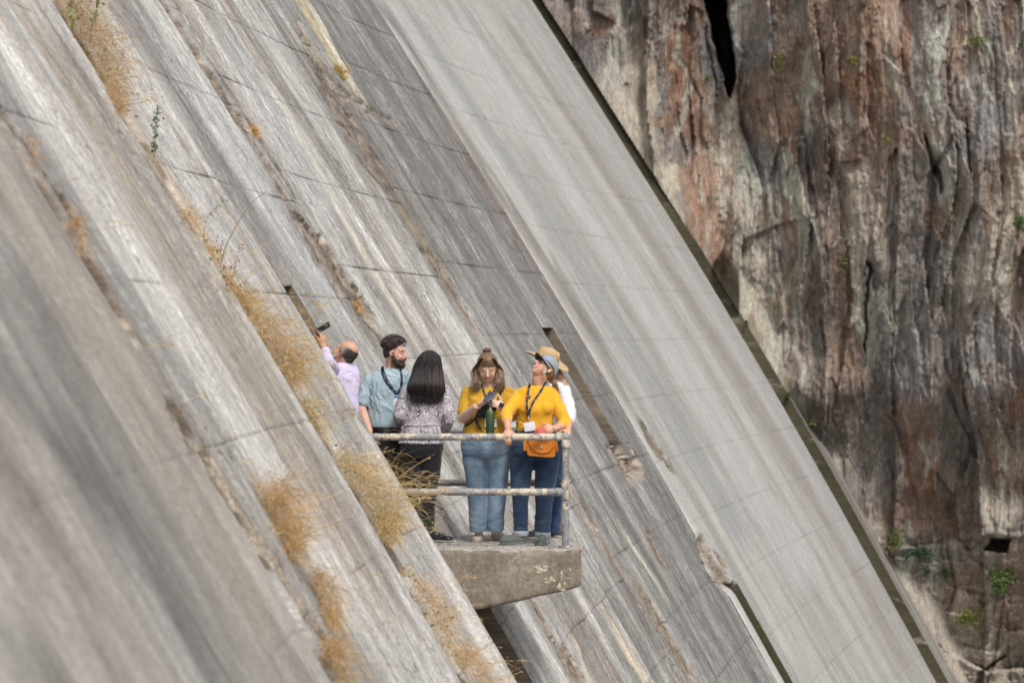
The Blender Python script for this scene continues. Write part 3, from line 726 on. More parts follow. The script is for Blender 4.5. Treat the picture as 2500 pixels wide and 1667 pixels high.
for y in (YF, YR):
    part('post', tube(wob((PX, y, -.002), (PX, y, RZ - .02)), RP), PAINT, rail)
    part('base_flange', tube([(PX, y, -.001), (PX, y, .012), (PX, y, .02)], [.040, .040, .034]), PAINT, rail)
    el = joinm(ellip((PX, y, RZ), (.043, .043, .043)), tube([(PX - .085, y, RZ), (PX - .08, y, RZ), (PX - .02, y, RZ)], [.036, .038, .038]), tube([(PX, y, RZ - .095), (PX, y, RZ - .09), (PX, y, RZ - .02)], [.036, .039, .039]))
    part('corner_fitting', el, PAINT, rail)
    te = joinm(ellip((PX, y, MZ), (.040, .041, .040)), tube([(PX, y, MZ - .07), (PX, y, MZ - .062), (PX, y, MZ + .062), (PX, y, MZ + .07)], [.034, .038, .038, .034]), tube([(PX - .085, y, MZ), (PX - .08, y, MZ), (PX - .02, y, MZ)], [.034, .036, .036]))
    part('tee_fitting', te, PAINT, rail)
# ================================================================== people
def cr(pts, sub):
    """smooth curve through points (rows may carry radii)"""
    p = np.array(pts, float)
    if len(p) < 3 or sub < 2: return p if sub < 2 else np.array([p[0] + (p[-1] - p[0]) * t for t in np.linspace(0, 1, sub + 1)]) if len(p) == 2 else p
    q = np.vstack([2 * p[0] - p[1], p, 2 * p[-1] - p[-2]]); out = []
    for i in range(1, len(q) - 2):
        for t in np.linspace(0, 1, sub, endpoint=False):
            a, b, c, d = q[i - 1], q[i], q[i + 1], q[i + 2]
            out.append(.5 * (2 * b + (c - a) * t + (2 * a - 5 * b + 4 * c - d) * t * t + (3 * b - a - 3 * c + d) * t ** 3))
    out.append(p[-1]); return np.array(out)
class Shape:
    def __init__(s): s.v, s.f = [], []
    def add(s, m):
        b = len(s.v); s.v += [tuple(q) for q in m[0]]; s.f += [tuple(i + b for i in q) for q in m[1]]; return s
    def ell(s, c, r, rot=None): return s.add(ellip(c, r if hasattr(r, '__len__') else (r, r, r), rot))
    def limb(s, pts, rads, n=14, sub=5, caps=True):
        c = cr([list(p) + [r] for p, r in zip(pts, rads)], sub)
        s.add(tube([Vector(q[:3]) for q in c], [max(.001, q[3]) for q in c], n))
        if caps: s.ell(c[0][:3], c[0][3] * .995); s.ell(c[-1][:3], c[-1][3] * .995)
        return s
    def loft(s, rings, n=28, sub=4, pw=2.3, caps=True):
        """rings: (x, y, z, rx, ry, yaw)"""
        c = cr(rings, sub); vs, fs = [], []
        for q in c:
            x, y, z, rx, ry, yaw = q
            for k in range(n):
                a = 2 * math.pi * k / n; ca, sa = math.cos(a), math.sin(a)
                u = math.copysign(abs(ca) ** (2 / pw), ca) * rx; w = math.copysign(abs(sa) ** (2 / pw), sa) * ry
                vs.append((x + u * math.cos(yaw) - w * math.sin(yaw), y + u * math.sin(yaw) + w * math.cos(yaw), z))
        m = len(c)
        for i in range(m - 1):
            for k in range(n):
                k2 = (k + 1) % n; fs.append((i * n + k, i * n + k2, (i + 1) * n + k2, (i + 1) * n + k))
        if caps: fs.append(tuple(range(n))[::-1]); fs.append(tuple((m - 1) * n + k for k in range(n)))
        return s.add((vs, fs))
    def solid(s, name, mat, parent, voxel=.006, smooth=3, disp=None, col=None, flat=False):
        me = fix(mesh_from('tmp', s.v, s.f)); o = bpy.data.objects.new('tmp', me); scene.collection.objects.link(o)
        # each shell is made to face outwards on its own by fix(); the voxel remesh then fuses them
        md = o.modifiers.new('r', 'REMESH'); md.mode = 'VOXEL'; md.voxel_size = voxel
        sm = o.modifiers.new('s', 'SMOOTH'); sm.factor = .5; sm.iterations = smooth
        dg = bpy.context.evaluated_depsgraph_get(); m2 = bpy.data.meshes.new_from_object(o.evaluated_get(dg)); bpy.data.objects.remove(o); bpy.data.meshes.remove(me)
        m2.name = name; m2.materials.clear()
        n = len(m2.vertices)
        co = np.empty(n * 3, dtype=np.float32); m2.vertices.foreach_get('co', co); co = co.reshape(-1, 3).astype(float)
        if disp is not None:
            no = np.empty(n * 3, dtype=np.float32); m2.vertex_normals.foreach_get('vector', no); no = no.reshape(-1, 3)
            co = co + no * disp(co, no)[:, None]; m2.vertices.foreach_set('co', co.astype(np.float32).ravel()); m2.update()
        if col is not None: set_col(m2, col(co))
        m2.polygons.foreach_set('use_smooth', np.ones(len(m2.polygons), dtype=bool))
        return link(name, m2, mat, parent)

def skin_mat(name):
    t = NT(name); tc = t.new('TexCoord').outputs['Object']
    c = t.mul(t.attr('col'), t.mapr(t.noise(tc, 60, 4, .6), .3, .7, .92, 1.08))
    t.bump(t.noise(tc, 420, 3, .6), .25, .001)
    return t.done(c, .52, **{'Subsurface Weight': .12, 'Subsurface Scale': .012, 'Specular IOR Level': .42})
SKIN = skin_mat('skin')
def cloth_mat(name, col, rough=.85, weave=900, var=.08, bump=.25, fn=None):
    t = NT(name); tc = t.new('TexCoord').outputs['Object']
    c = t.mul(c4(*col), t.mapr(t.noise(tc, 18, 4, .6), .3, .7, 1 - var, 1 + var))
    if fn: c = fn(t, tc, c)
    fold = t.noise(tc, 22, 3, .6, .8)
    t.bump(t.math('ADD', t.math('MULTIPLY', fold, 2.5), t.noise(tc, weave, 2, .5)), bump, .004)
    return t.done(c, rough, **{'Specular IOR Level': .25, 'Sheen Weight': .15})
def gingham(t, tc, c):
    s = t.new('SeparateXYZ'); t.l.new(tc, s.inputs[0])
    wob_ = t.math('MULTIPLY', t.noise(tc, 9, 2), .02)
    a = t.math('ADD', t.math('ADD', s.outputs[0], t.math('MULTIPLY', s.outputs[1], .7)), wob_); b = t.math('ADD', s.outputs[2], wob_)
    def line(v): return t.math('LESS_THAN', t.math('FRACT', t.math('MULTIPLY', v, 62.0)), .22)
    m = t.math('MULTIPLY', t.math('ADD', line(a), line(b)), .5)
    return t.mix(m, c, c4(.26, .18, .50))
def swirl(t, tc, c):
    mp = t.new('Mapping'); t.l.new(tc, mp.inputs[0]); mp.inputs['Scale'].default_value = (1.6, 1.6, .8)
    n = t.noise(mp.outputs[0], 15, 3, .5, 1.8)
    w = t.math('ABSOLUTE', t.math('SUBTRACT', t.math('FRACT', t.math('MULTIPLY', n, 6.0)), .5))
    m = t.mapr(w, .24, .34, 0, 1)
    m = t.math('MULTIPLY', m, t.mapr(t.noise(tc, 9, 3), .38, .55, .55, 1.0))
    return t.mix(m, c, c4(.055, .045, .06))
def dots(t, tc, c):
    v = t.new('TexVoronoi'); t.l.new(tc, v.inputs['Vector']); v.inputs['Scale'].default_value = 42; v.inputs['Randomness'].default_value = .45
    return t.mix(t.math('LESS_THAN', v.outputs['Distance'], .2), c, c4(.03, .035, .11))
def denim(fade):
    def fn(t, tc, c):
        mp = t.new('Mapping'); t.l.new(tc, mp.inputs[0]); mp.inputs['Scale'].default_value = (3, 3, .5)
        k = t.mapr(t.noise(tc, 5.5, 3, .5, .6), .4, .62, 0, .7)
        g = t.mapr(t.noise(mp.outputs[0], 90, 3, .7), .3, .7, .82, 1.18)
        return t.mul(t.mix(k, c, c4(*fade)), g)
    return fn

def frame(F, Uh):
    F = Vector(F).normalized(); Uv = Vector(Uh); Uv = (Uv - F * Uv.dot(F)).normalized(); X = F.cross(Uv)
    return Matrix((X, F, Uv)).transposed()          # local x (own right), y (face), z (up) -> world
class Head:
    def __init__(s, c, F, Uh, size=1.0): s.c = Vector(c); s.R = frame(F, Uh); s.k = size
    def w(s, x, y, z): return s.c + s.R @ (Vector((x, y, z)) * s.k)
    def loc(s, co): return (co - np.array(s.c)) @ np.array(s.R) / s.k
    def build(s, S, neck_to, neck_r=.056, smile=0.0, jaw=1.0, cheek=1.0, nose=1.0):
        k = s.k; R = s.R
        def e(c, r): S.ell(s.w(*c), [q * k for q in r], R)
        e((0, -.018, .038), (.074, .094, .082)); e((0, .022, -.012), (.064 * jaw ** .5, .070, .088)); e((0, .035, -.068), (.050 * jaw, .050, .042)); e((0, .060, -.094), (.022 * jaw, .022, .018))
        for sx in (-1, 1):
            e((sx * .034, .058, -.030), (.026 * cheek, .026, .026)); e((sx * .040, .045, -.048), (.020 * cheek, .03, .03))
            S.limb([s.w(sx * .012, .083, .024), s.w(sx * .030, .083, .029), s.w(sx * .050, .066, .022)], [.0085 * k, .009 * k, .008 * k], 8, 3)
            e((sx * .033, .068, .006), (.016, .012, .012))
            S.limb([s.w(sx * .072, .004, .014), s.w(sx * .084, -.012, .016), s.w(sx * .084, -.014, -.010), s.w(sx * .074, .002, -.028)], [.0055 * k, .0065 * k, .006 * k, .006 * k], 8, 4); e((sx * .076, -.004, -.004), (.006, .014, .024))
            e((sx * .011, .092, -.034), (.008, .009, .007))
        S.limb([s.w(0, .083, .018), s.w(0, .097 + .002 * nose, -.008), s.w(0, .108 * nose ** .3, -.030)], [.008 * k, .0095 * k, .0125 * k], 10, 4)
        wd = .020 + .010 * smile; up = .012 * smile; gap = .004 * smile
        S.limb([s.w(-wd, .080, -.062 + up), s.w(0, .091, -.056), s.w(wd, .080, -.062 + up)], [.004 * k, .0065 * k, .004 * k], 8, 4)
        S.limb([s.w(-wd, .078, -.064 + up), s.w(0, .088, -.070 - .008 * smile), s.w(wd, .078, -.064 + up)], [.004 * k, .0070 * k, .004 * k], 8, 4)
        n0 = s.w(0, -.028, -.045); nt = Vector(neck_to)
        S.limb([n0, n0.lerp(nt, .5), nt], [neck_r * k, neck_r * .96 * k, neck_r * 1.12 * k], 16, 4)
        S.limb([s.w(0, .02, -.075), n0.lerp(nt, .6)], [.036 * k, .040 * k], 12, 3)
    def paint(s, co, col, lip=(.50, .20, .17), brow=(.10, .06, .04), closed=False, smile=0.0, browk=.8, cheekc=(.62, .27, .19)):
        q = s.loc(co); x, y, z = np.abs(q[:, 0]), q[:, 1], q[:, 2]
        def mixc(m, c):
            nonlocal col; m = m[:, None]; col = col * (1 - m) + np.array(c) * m
        fr = (y > .045) & (np.abs(z) < .2)
        mixc(fr * np.exp(-((x - .038) / .018) ** 2 - ((z + .030) / .018) ** 2) * .45, cheekc)
        mixc(fr * np.exp(-(x / .014) ** 2 - ((z + .032) / .012) ** 2) * .4, cheekc)
        up = .012 * smile * (x / .03) ** 2
        mixc(fr * (1 - ss(.8, 1.15, x / (.024 + .008 * smile))) * (1 - ss(.7, 1.1, np.abs(z + .063 - up) / (.011 + .004 * smile))) * .85, lip)
        mixc(fr * (1 - ss(.8, 1.1, x / (.016 + .008 * smile))) * (1 - ss(.6, 1.1, np.abs(z + .064 - up) / (.0015 + .0055 * smile))) * min(1, smile) * .9, (.12, .03, .025))
        mixc(fr * (1 - ss(.8, 1.1, np.abs(x - .033) / .020)) * (1 - ss(.6, 1.2, np.abs(z - .031 + .10 * np.abs(x - .028)) / .0042)) * browk, brow)
        if closed: mixc(fr * (1 - ss(.8, 1.1, np.abs(x - .033) / .016)) * (1 - ss(.5, 1.2, np.abs(z - .004 + 6 * (x - .033) ** 2) / .0028)) * .8, (.10, .05, .04))
        ear = (x > .073) & (np.abs(z) < .04) & (y < .03); mixc(ear * .45, (.60, .24, .17))
        return col
def finger(S, p, f, n, lens, rads, curl):
    """p start, f forward, n palm side; curl angles at the joints"""
    pts = [Vector(p)]; d = Vector(f).normalized(); ax = d.cross(Vector(n)).normalized()
    for L, c in zip(lens, curl):
        d = Matrix.Rotation(c, 3, ax) @ d; pts.append(pts[-1] + d * L)
    S.limb(pts, rads, 8, 2); return pts
def hand(S, wr, f, p, thumb_side, curl=(.35, .5, .4), k=1.0, thumb_dir=None, spread=.05, tcurl=.4):
    """wr wrist centre; f where the hand points; p where the palm faces; thumb_side: vector towards the thumb"""
    f = Vector(f).normalized(); p = Vector(p); p = (p - f * p.dot(f)).normalized(); s = f.cross(p)
    if s.dot(Vector(thumb_side)) < 0: s = -s
    wr = Vector(wr); R = Matrix((s, f, p)).transposed()
    S.ell(wr + f * .045 * k, (.038 * k, .050 * k, .0145 * k), R); S.ell(wr + f * .058 * k, (.040 * k, .030 * k, .0125 * k), R)
    S.ell(wr + f * .010 * k, (.027 * k, .026 * k, .018 * k), R)
    S.ell(wr + f * .035 * k + s * .022 * k + p * .006 * k, (.017 * k, .028 * k, .014 * k), R)
    tips = []
    for i, (off, L, r) in enumerate(((.029, .92, .0086), (.0098, 1.0, .0088), (-.0098, .94, .0084), (-.028, .76, .0074))):
        b = wr + f * (.078 - abs(off - .005) * .25) * k + s * off * k
        d = (f + s * (off / .029) * spread).normalized(); c = curl[i] if hasattr(curl[0], '__len__') else curl
        tips.append(finger(S, b - d * .012 * k, d, p, [.052 * L * k, .028 * L * k, .023 * L * k], [r * k * 1.04, r * k, r * k * .93, r * k * .82], (c[0], c[1], c[2])))
    td = Vector(thumb_dir).normalized() if thumb_dir is not None else (f * .75 + s * .75 + p * .25).normalized()
    tb = wr + f * .022 * k + s * .026 * k + p * .004 * k
    tips.append(finger(S, tb, td, (p - s * .5), [.038 * k, .032 * k, .024 * k], [.0125 * k, .0108 * k, .0098 * k, .0082 * k], (0, tcurl, tcurl * .7)))
    return tips
def wrinkle(amp, fx=7, fz=16, seed=1, extra=0.0):
    def fn(co, no):
        w = fbm(co[:, 0] * 3, co[:, 1] * 3, co[:, 2] * 3, oct=2, seed=seed) * .25
        a = fbm(co[:, 0] * fx + w * 8, co[:, 1] * fx, co[:, 2] * fz + w * 10, oct=3, seed=seed + 3)
        r = (1 - np.abs(a)) ** 3
        k = ss(-.2, .5, fbm(co[:, 0] * 4, co[:, 1] * 4, co[:, 2] * 4, oct=2, seed=seed + 8))
        return amp * (r - .35) * (.35 + k) + extra
    return fn
def leg_wrinkle(amp, zk, za, seed=2):
    """folds at the knee and stacked above the hem"""
    def fn(co, no):
        near = np.exp(-((co[:, 2] - zk) / .12) ** 2) + 1.1 * np.exp(-((co[:, 2] - za) / .13) ** 2) + .9 * np.exp(-((co[:, 2] - .82) / .10) ** 2)
        s = fbm(co[:, 0] * 9 + 3 * co[:, 2], co[:, 1] * 9, co[:, 2] * 20, oct=3, seed=seed)
        return amp * (1 - np.abs(s)) ** 3 * (.25 + near) - amp * .4 + amp * .5 * fbm(co[:, 0] * 5, co[:, 1] * 5, co[:, 2] * 4, oct=2, seed=seed + 1)
    return fn
def rings(rows, Y, dy=0.0):
    """(px, py, half width px, half depth m, [yaw], [dY])"""
    out = []
    for r in rows:
        px, py, hw, hd = r[:4]; yaw = r[4] if len(r) > 4 else 0.0; yy = Y + dy + (r[5] if len(r) > 5 else 0.0)
        p = P(px, py, yy); out.append((p[0], p[1], p[2], hw * yy / FPX, hd, yaw))
    return out
def shrink(rg, d): return [(x, y, z, max(.02, a - d), max(.02, b - d), w) for x, y, z, a, b, w in rg]
def strands(name, paths, r, mat, parent, cols=None):
    vs, fs, cc = [], [], []
    for i, pa in enumerate(paths):
        m = tube([Vector(q) for q in pa], [r * (1 - .6 * j / (len(pa) - 1)) for j in range(len(pa))], 3, caps=False)
        b = len(vs); vs += m[0]; fs += [tuple(k + b for k in q) for q in m[1]]
        if cols is not None: cc += [cols[i]] * len(m[0])
    me = mesh_from(name, vs, fs)
    if cols is not None: set_col(me, np.array(cc))
    o = link(name, me, mat, parent); return o
def hair_mat(name, rough=.42, aniso=40):
    t = NT(name); tc = t.new('TexCoord').outputs['Object']
    mp = t.new('Mapping'); t.l.new(tc, mp.inputs[0]); mp.inputs['Scale'].default_value = (1, 1, .12)
    n = t.noise(mp.outputs[0], 260, 3, .6)
    t.bump(n, .6, .004)
    return t.done(t.mul(t.attr('col'), t.mapr(n, .3, .7, .55, 1.5)), rough, **{'Specular IOR Level': .5})
HAIR = hair_mat('hair', .5); HAIRB = hair_mat('black_hair', .58); HAIRM = hair_mat('hair_matte', .7)
def const_col(c, var=.15, seed=0, sx=30, sz=8):
    c = np.array(c)
    return lambda co: c * (1 + var * fbm(co[:, 0] * sx, co[:, 1] * sx, co[:, 2] * sz, oct=3, seed=seed)[:, None])
def bvh_of(*objs):
    vs, fs = [], []
    for o in objs:
        b = len(vs); vs += [v.co.copy() for v in o.data.vertices]; fs += [tuple(i + b for i in p.vertices) for p in o.data.polygons]
    return BVHTree.FromPolygons(vs, fs)
def drape(bvh, pts, Y, lift=.004, sub=8):
    """path over a garment: each point is dropped on to the cloth along +Y"""
    out = []
    for q in cr(pts, sub):
        p = Vector(P(q[0], q[1], Y)); p.y = 0; d = (p - Vector((0, 0, CAM_Z)))
        o = Vector((0, 0, CAM_Z)); tgt = Vector(P(q[0], q[1], Y)); dr = (tgt - o).normalized(); st = tgt - dr * .6
        h = bvh.ray_cast(st, dr, 1.3)
        out.append((h[0] - dr * lift) if h[0] is not None else tgt - dr * .10)
    for _ in range(2): out = [out[0]] + [(out[i - 1] + out[i] * 2 + out[i + 1]) / 4 for i in range(1, len(out) - 1)] + [out[-1]]
    return [q + Vector((0, -.002, 0)) for q in out]
def ribbon(path, w, th=.0022, side=None):
    """flat strap along a path, facing mostly -Y"""
    vs, fs = [], []
    for i, p in enumerate(path):
        t = (path[min(i + 1, len(path) - 1)] - path[max(i - 1, 0)]).normalized()
        s = t.cross(Vector((0, -1, 0))).normalized() if side is None else side; n = s.cross(t).normalized()
        if n.y > 0: n = -n
        for a, b in ((-1, 0), (1, 0), (1, 1), (-1, 1)): vs.append(p + s * a * w / 2 + n * b * th)
    for i in range(len(path) - 1):
        for k in range(4): fs.append((i * 4 + k, i * 4 + (k + 1) % 4, i * 4 + 4 + (k + 1) % 4, i * 4 + 4 + k))
    fs.append((0, 1, 2, 3)); fs.append(tuple((len(path) - 1) * 4 + k for k in range(4)))
    return vs, fs
def boxm(c, sx, sy, sz, R=None, bev=0.0):
    bm = bmesh.new(); bmesh.ops.create_cube(bm, size=1.0)
    for v in bm.verts: v.co = Vector((v.co.x * sx, v.co.y * sy, v.co.z * sz))
    if bev: bmesh.ops.bevel(bm, geom=list(bm.edges), offset=bev, segments=3, profile=.6, affect='EDGES')
    R = R or Matrix.Identity(3); bm.verts.ensure_lookup_table()
    vs = [R @ v.co + Vector(c) for v in bm.verts]; fs = [tuple(v.index for v in f.verts) for f in bm.faces]; bm.free(); return vs, fs
NAVY = flat_mat('navy_lanyard_tape', (.012, .018, .06), .6); WHITE = flat_mat('white_print', (.52, .54, .60), .6)
BLACKM = flat_mat('black_metal', (.02, .02, .022), .35); SILVER = flat_mat('silver_metal', (.6, .6, .62), .25, Metallic=1.0)
CARD = flat_mat('white_badge_card', (.70, .72, .80), .3, .04); GOLD = flat_mat('gold_wire', (.75, .5, .22), .3, Metallic=.8)
SOLE = flat_mat('pale_rubber_sole', (.42, .39, .34), .8); TEETH = flat_mat('teeth', (.72, .69, .62), .35, 0)
LENS = NT('spectacle_lens'); LENS.b.inputs['Transmission Weight'].default_value = 1.0; LENS.b.inputs['Roughness'].default_value = .02; LENS.b.inputs['IOR'].default_value = 1.1; LENS.b.inputs['Base Color'].default_value = c4(.9, .9, .92); LENS = LENS.m
LACE = flat_mat('pale_shoe_lace', (.34, .35, .34), .8)
def shoe(S, x, y, ang, L=.265, W=.095, H=.085):
    """upper of a shoe; ang is where the toe points, 0 = towards +X, counted towards +Y; heel centre at x, y"""
    d = Vector((math.cos(ang), math.sin(ang), 0)); b = Vector((x, y, 0))
    def R(u, z, w, l): return b + d * u + Vector((0, 0, z)), w, l
    M3 = Matrix((Vector((-d.y, d.x, 0)), d, Vector((0, 0, 1)))).transposed()
    S.ell(b + d * .0 + Vector((0, 0, .040)), (W * .40, .042, .040), M3); S.ell(b + d * (L * .33) + Vector((0, 0, .036)), (W * .40, L * .30, .040), M3)
    S.ell(b + d * (L * .62) + Vector((0, 0, .030)), (W * .50, L * .24, .031), M3); S.ell(b + d * (L * .16) + Vector((0, 0, .062)), (W * .38, L * .20, .036), M3)
    return b, d, M3
def make_shoe(parent, x, y, ang, mat, sole=None, L=.265, W=.098, lace=None):
    S = Shape(); b, d, M3 = shoe(S, x, y, ang, L, W)
    sh = S.solid('shoe', mat, parent, .0065, 7, disp=lambda co, no: .0015 * fbm(co[:, 0] * 30, co[:, 1] * 30, co[:, 2] * 30, oct=2, seed=5))
    n = 24; vs = []
    for z, k in ((.0015, .96), (.004, 1.02), (.018, 1.03), (.021, .98)):
        for i in range(n):
            a = 2 * math.pi * i / n; u = math.cos(a); w = math.sin(a)
            wid = W * .52 * (1.0 if u > 0 else .86) * (1 - .10 * max(0, -u)); vs.append(b + d * (L * .36 + u * L * .52 * k) + M3.col[0] * (w * wid * k) + Vector((0, 0, z)))
    fs = [(r * n + i, r * n + (i + 1) % n, (r + 1) * n + (i + 1) % n, (r + 1) * n + i) for r in range(3) for i in range(n)] + [tuple(range(n))[::-1], tuple(3 * n + i for i in range(n))]
    link('sole', fix(mesh_from('sole', vs, fs)), sole or SOLE, sh)
    ms = []
    for k in range(4):
        c = b + d * (L * (.30 + .085 * k)) + Vector((0, 0, .079 - .0105 * k)); s_ = M3.col[0] * (W * .20)
        ms.append(tube([c - s_ - d * .004 + Vector((0, 0, -.006)), c, c + s_ + d * .004 + Vector((0, 0, -.006))], .0026, 6))
    tag(link('laces', mesh_from('laces', *joinm(*ms)), lace or LACE, sh), kind='stuff')
    return sh
def glasses(h, parent, mat, rx=.023, rz=.017, r=.0016, eye_z=.006, y=.098):
    ms = []
    for sx in (-1, 1):
        ms.append(tube([h.w(sx * .033 + rx * math.cos(a), y - .25 * abs(sx * .033 + rx * math.cos(a)) ** 1.0 * .3, eye_z + rz * math.sin(a)) for a in np.linspace(0, 2 * math.pi, 19)], r, 6))
        ms.append(tube([h.w(sx * .056, y - .006, eye_z + .006), h.w(sx * .074, .055, eye_z + .008), h.w(sx * .082, -.005, eye_z + .012)], r, 6))
    ms.append(tube([h.w(-.010, y + .001, eye_z + .004), h.w(0, y + .003, eye_z + .007), h.w(.010, y + .001, eye_z + .004)], r, 6))
    g = link('glasses', mesh_from('glasses', *joinm(*ms)), mat, parent)
    for sx in (-1, 1):
        vs = [h.w(sx * .033 + rx * .95 * math.cos(a), y - .075 * abs(sx * .033 + rx * math.cos(a)) + dy_, eye_z + rz * .95 * math.sin(a)) for dy_ in (0, .0012) for a in np.linspace(0, 2 * math.pi, 18, endpoint=False)]
        n = 18; fs = [tuple(range(n))[::-1], tuple(range(n, 2 * n))] + [(i, (i + 1) % n, n + (i + 1) % n, n + i) for i in range(n)]
        link('lens', mesh_from('lens', vs, fs, False), LENS, g)
    return g
def teeth(h, parent, wd=.017, z=-.060, y=.0885):
    m = tube([h.w(-wd, y - .006, z + .005), h.w(-wd * .5, y + .001, z + .0005), h.w(0, y + .0035, z - .001), h.w(wd * .5, y + .001, z + .0005), h.w(wd, y - .006, z + .005)], [.0022, .0044, .0052, .0044, .0022], 8)
    return link('teeth', mesh_from('teeth', *m), TEETH, parent)
def lanyard_print(path, parent, w, seed=1, step=.070):
    """white marks repeated along the tape"""
    ms = []; acc = 0
    for i in range(1, len(path)):
        seg = (path[i] - path[i - 1]).length; acc += seg
        if acc > step:
            acc = 0; t = (path[i] - path[i - 1]).normalized(); s = t.cross(Vector((0, -1, 0))).normalized(); n = s.cross(t).normalized()
            if n.y > 0: n = -n
            for j in range(4): ms.append(boxm(path[i] + n * .0030 + t * (j - 1.5) * .0040, w * (.20 if j % 2 else .28), .0006, .0022, Matrix((s, n, t)).transposed()))
    if ms: tag(link('lanyard_print', mesh_from('lanyard_print', *joinm(*ms), False), WHITE, parent), kind='stuff')

FLOORY = lambda py: CAM_Z * FPX / (py - HZ)
def body_legs(S, hipL, hipR, kneeL, kneeR, ankL, ankR, k=1.0):
    for a, b, c in ((hipL, kneeL, ankL), (hipR, kneeR, ankR)):
        S.limb([a, b, Vector(c) + Vector((0, 0, .015))], [.070 * k, .046 * k, .031 * k], 14, 5)
def trousers(name, parent, mat, hip_rings, legs, za, zk, amp=.006, seed=3, voxel=.009):
    S = Shape(); S.loft(hip_rings, pw=2.4)
    for pts, rads in legs: S.limb(pts, rads, 18, 6, caps=False)
    return S.solid(name, mat, parent, voxel, 7, disp=leg_wrinkle(amp, zk, za, seed))
EYEW = flat_mat('eye_white', (.62, .60, .58), .2, 0); IRIS = flat_mat('dark_iris', (.03, .02, .015), .15, 0)
def eyes(h, parent, open_=.006):
    for sx in (-1, 1):
        e = link('eye', mesh_from('eye', *ellip(h.w(sx * .033, .0735, .005), (.0125 * h.k, .008 * h.k, open_ * h.k), h.R, 14, 8)), EYEW, parent)
        link('iris', mesh_from('iris', *ellip(h.w(sx * .033, .0785, .006), (.0055 * h.k, .0042 * h.k, open_ * .8 * h.k), h.R, 10, 6)), IRIS, e)
SK_A = np.array([.70, .46, .36]); SK_B = np.array([.56, .31, .21]); SK_C = np.array([.50, .29, .20]); SK_P = np.array([.58, .34, .26])
def skincol(h, base, **kw):
    def fn(co):
        c = base * (1 + .06 * fbm(co[:, 0] * 25, co[:, 1] * 25, co[:, 2] * 25, oct=3, seed=8)[:, None]); return np.clip(h.paint(co, c, **kw), 0, 1)
    return fn

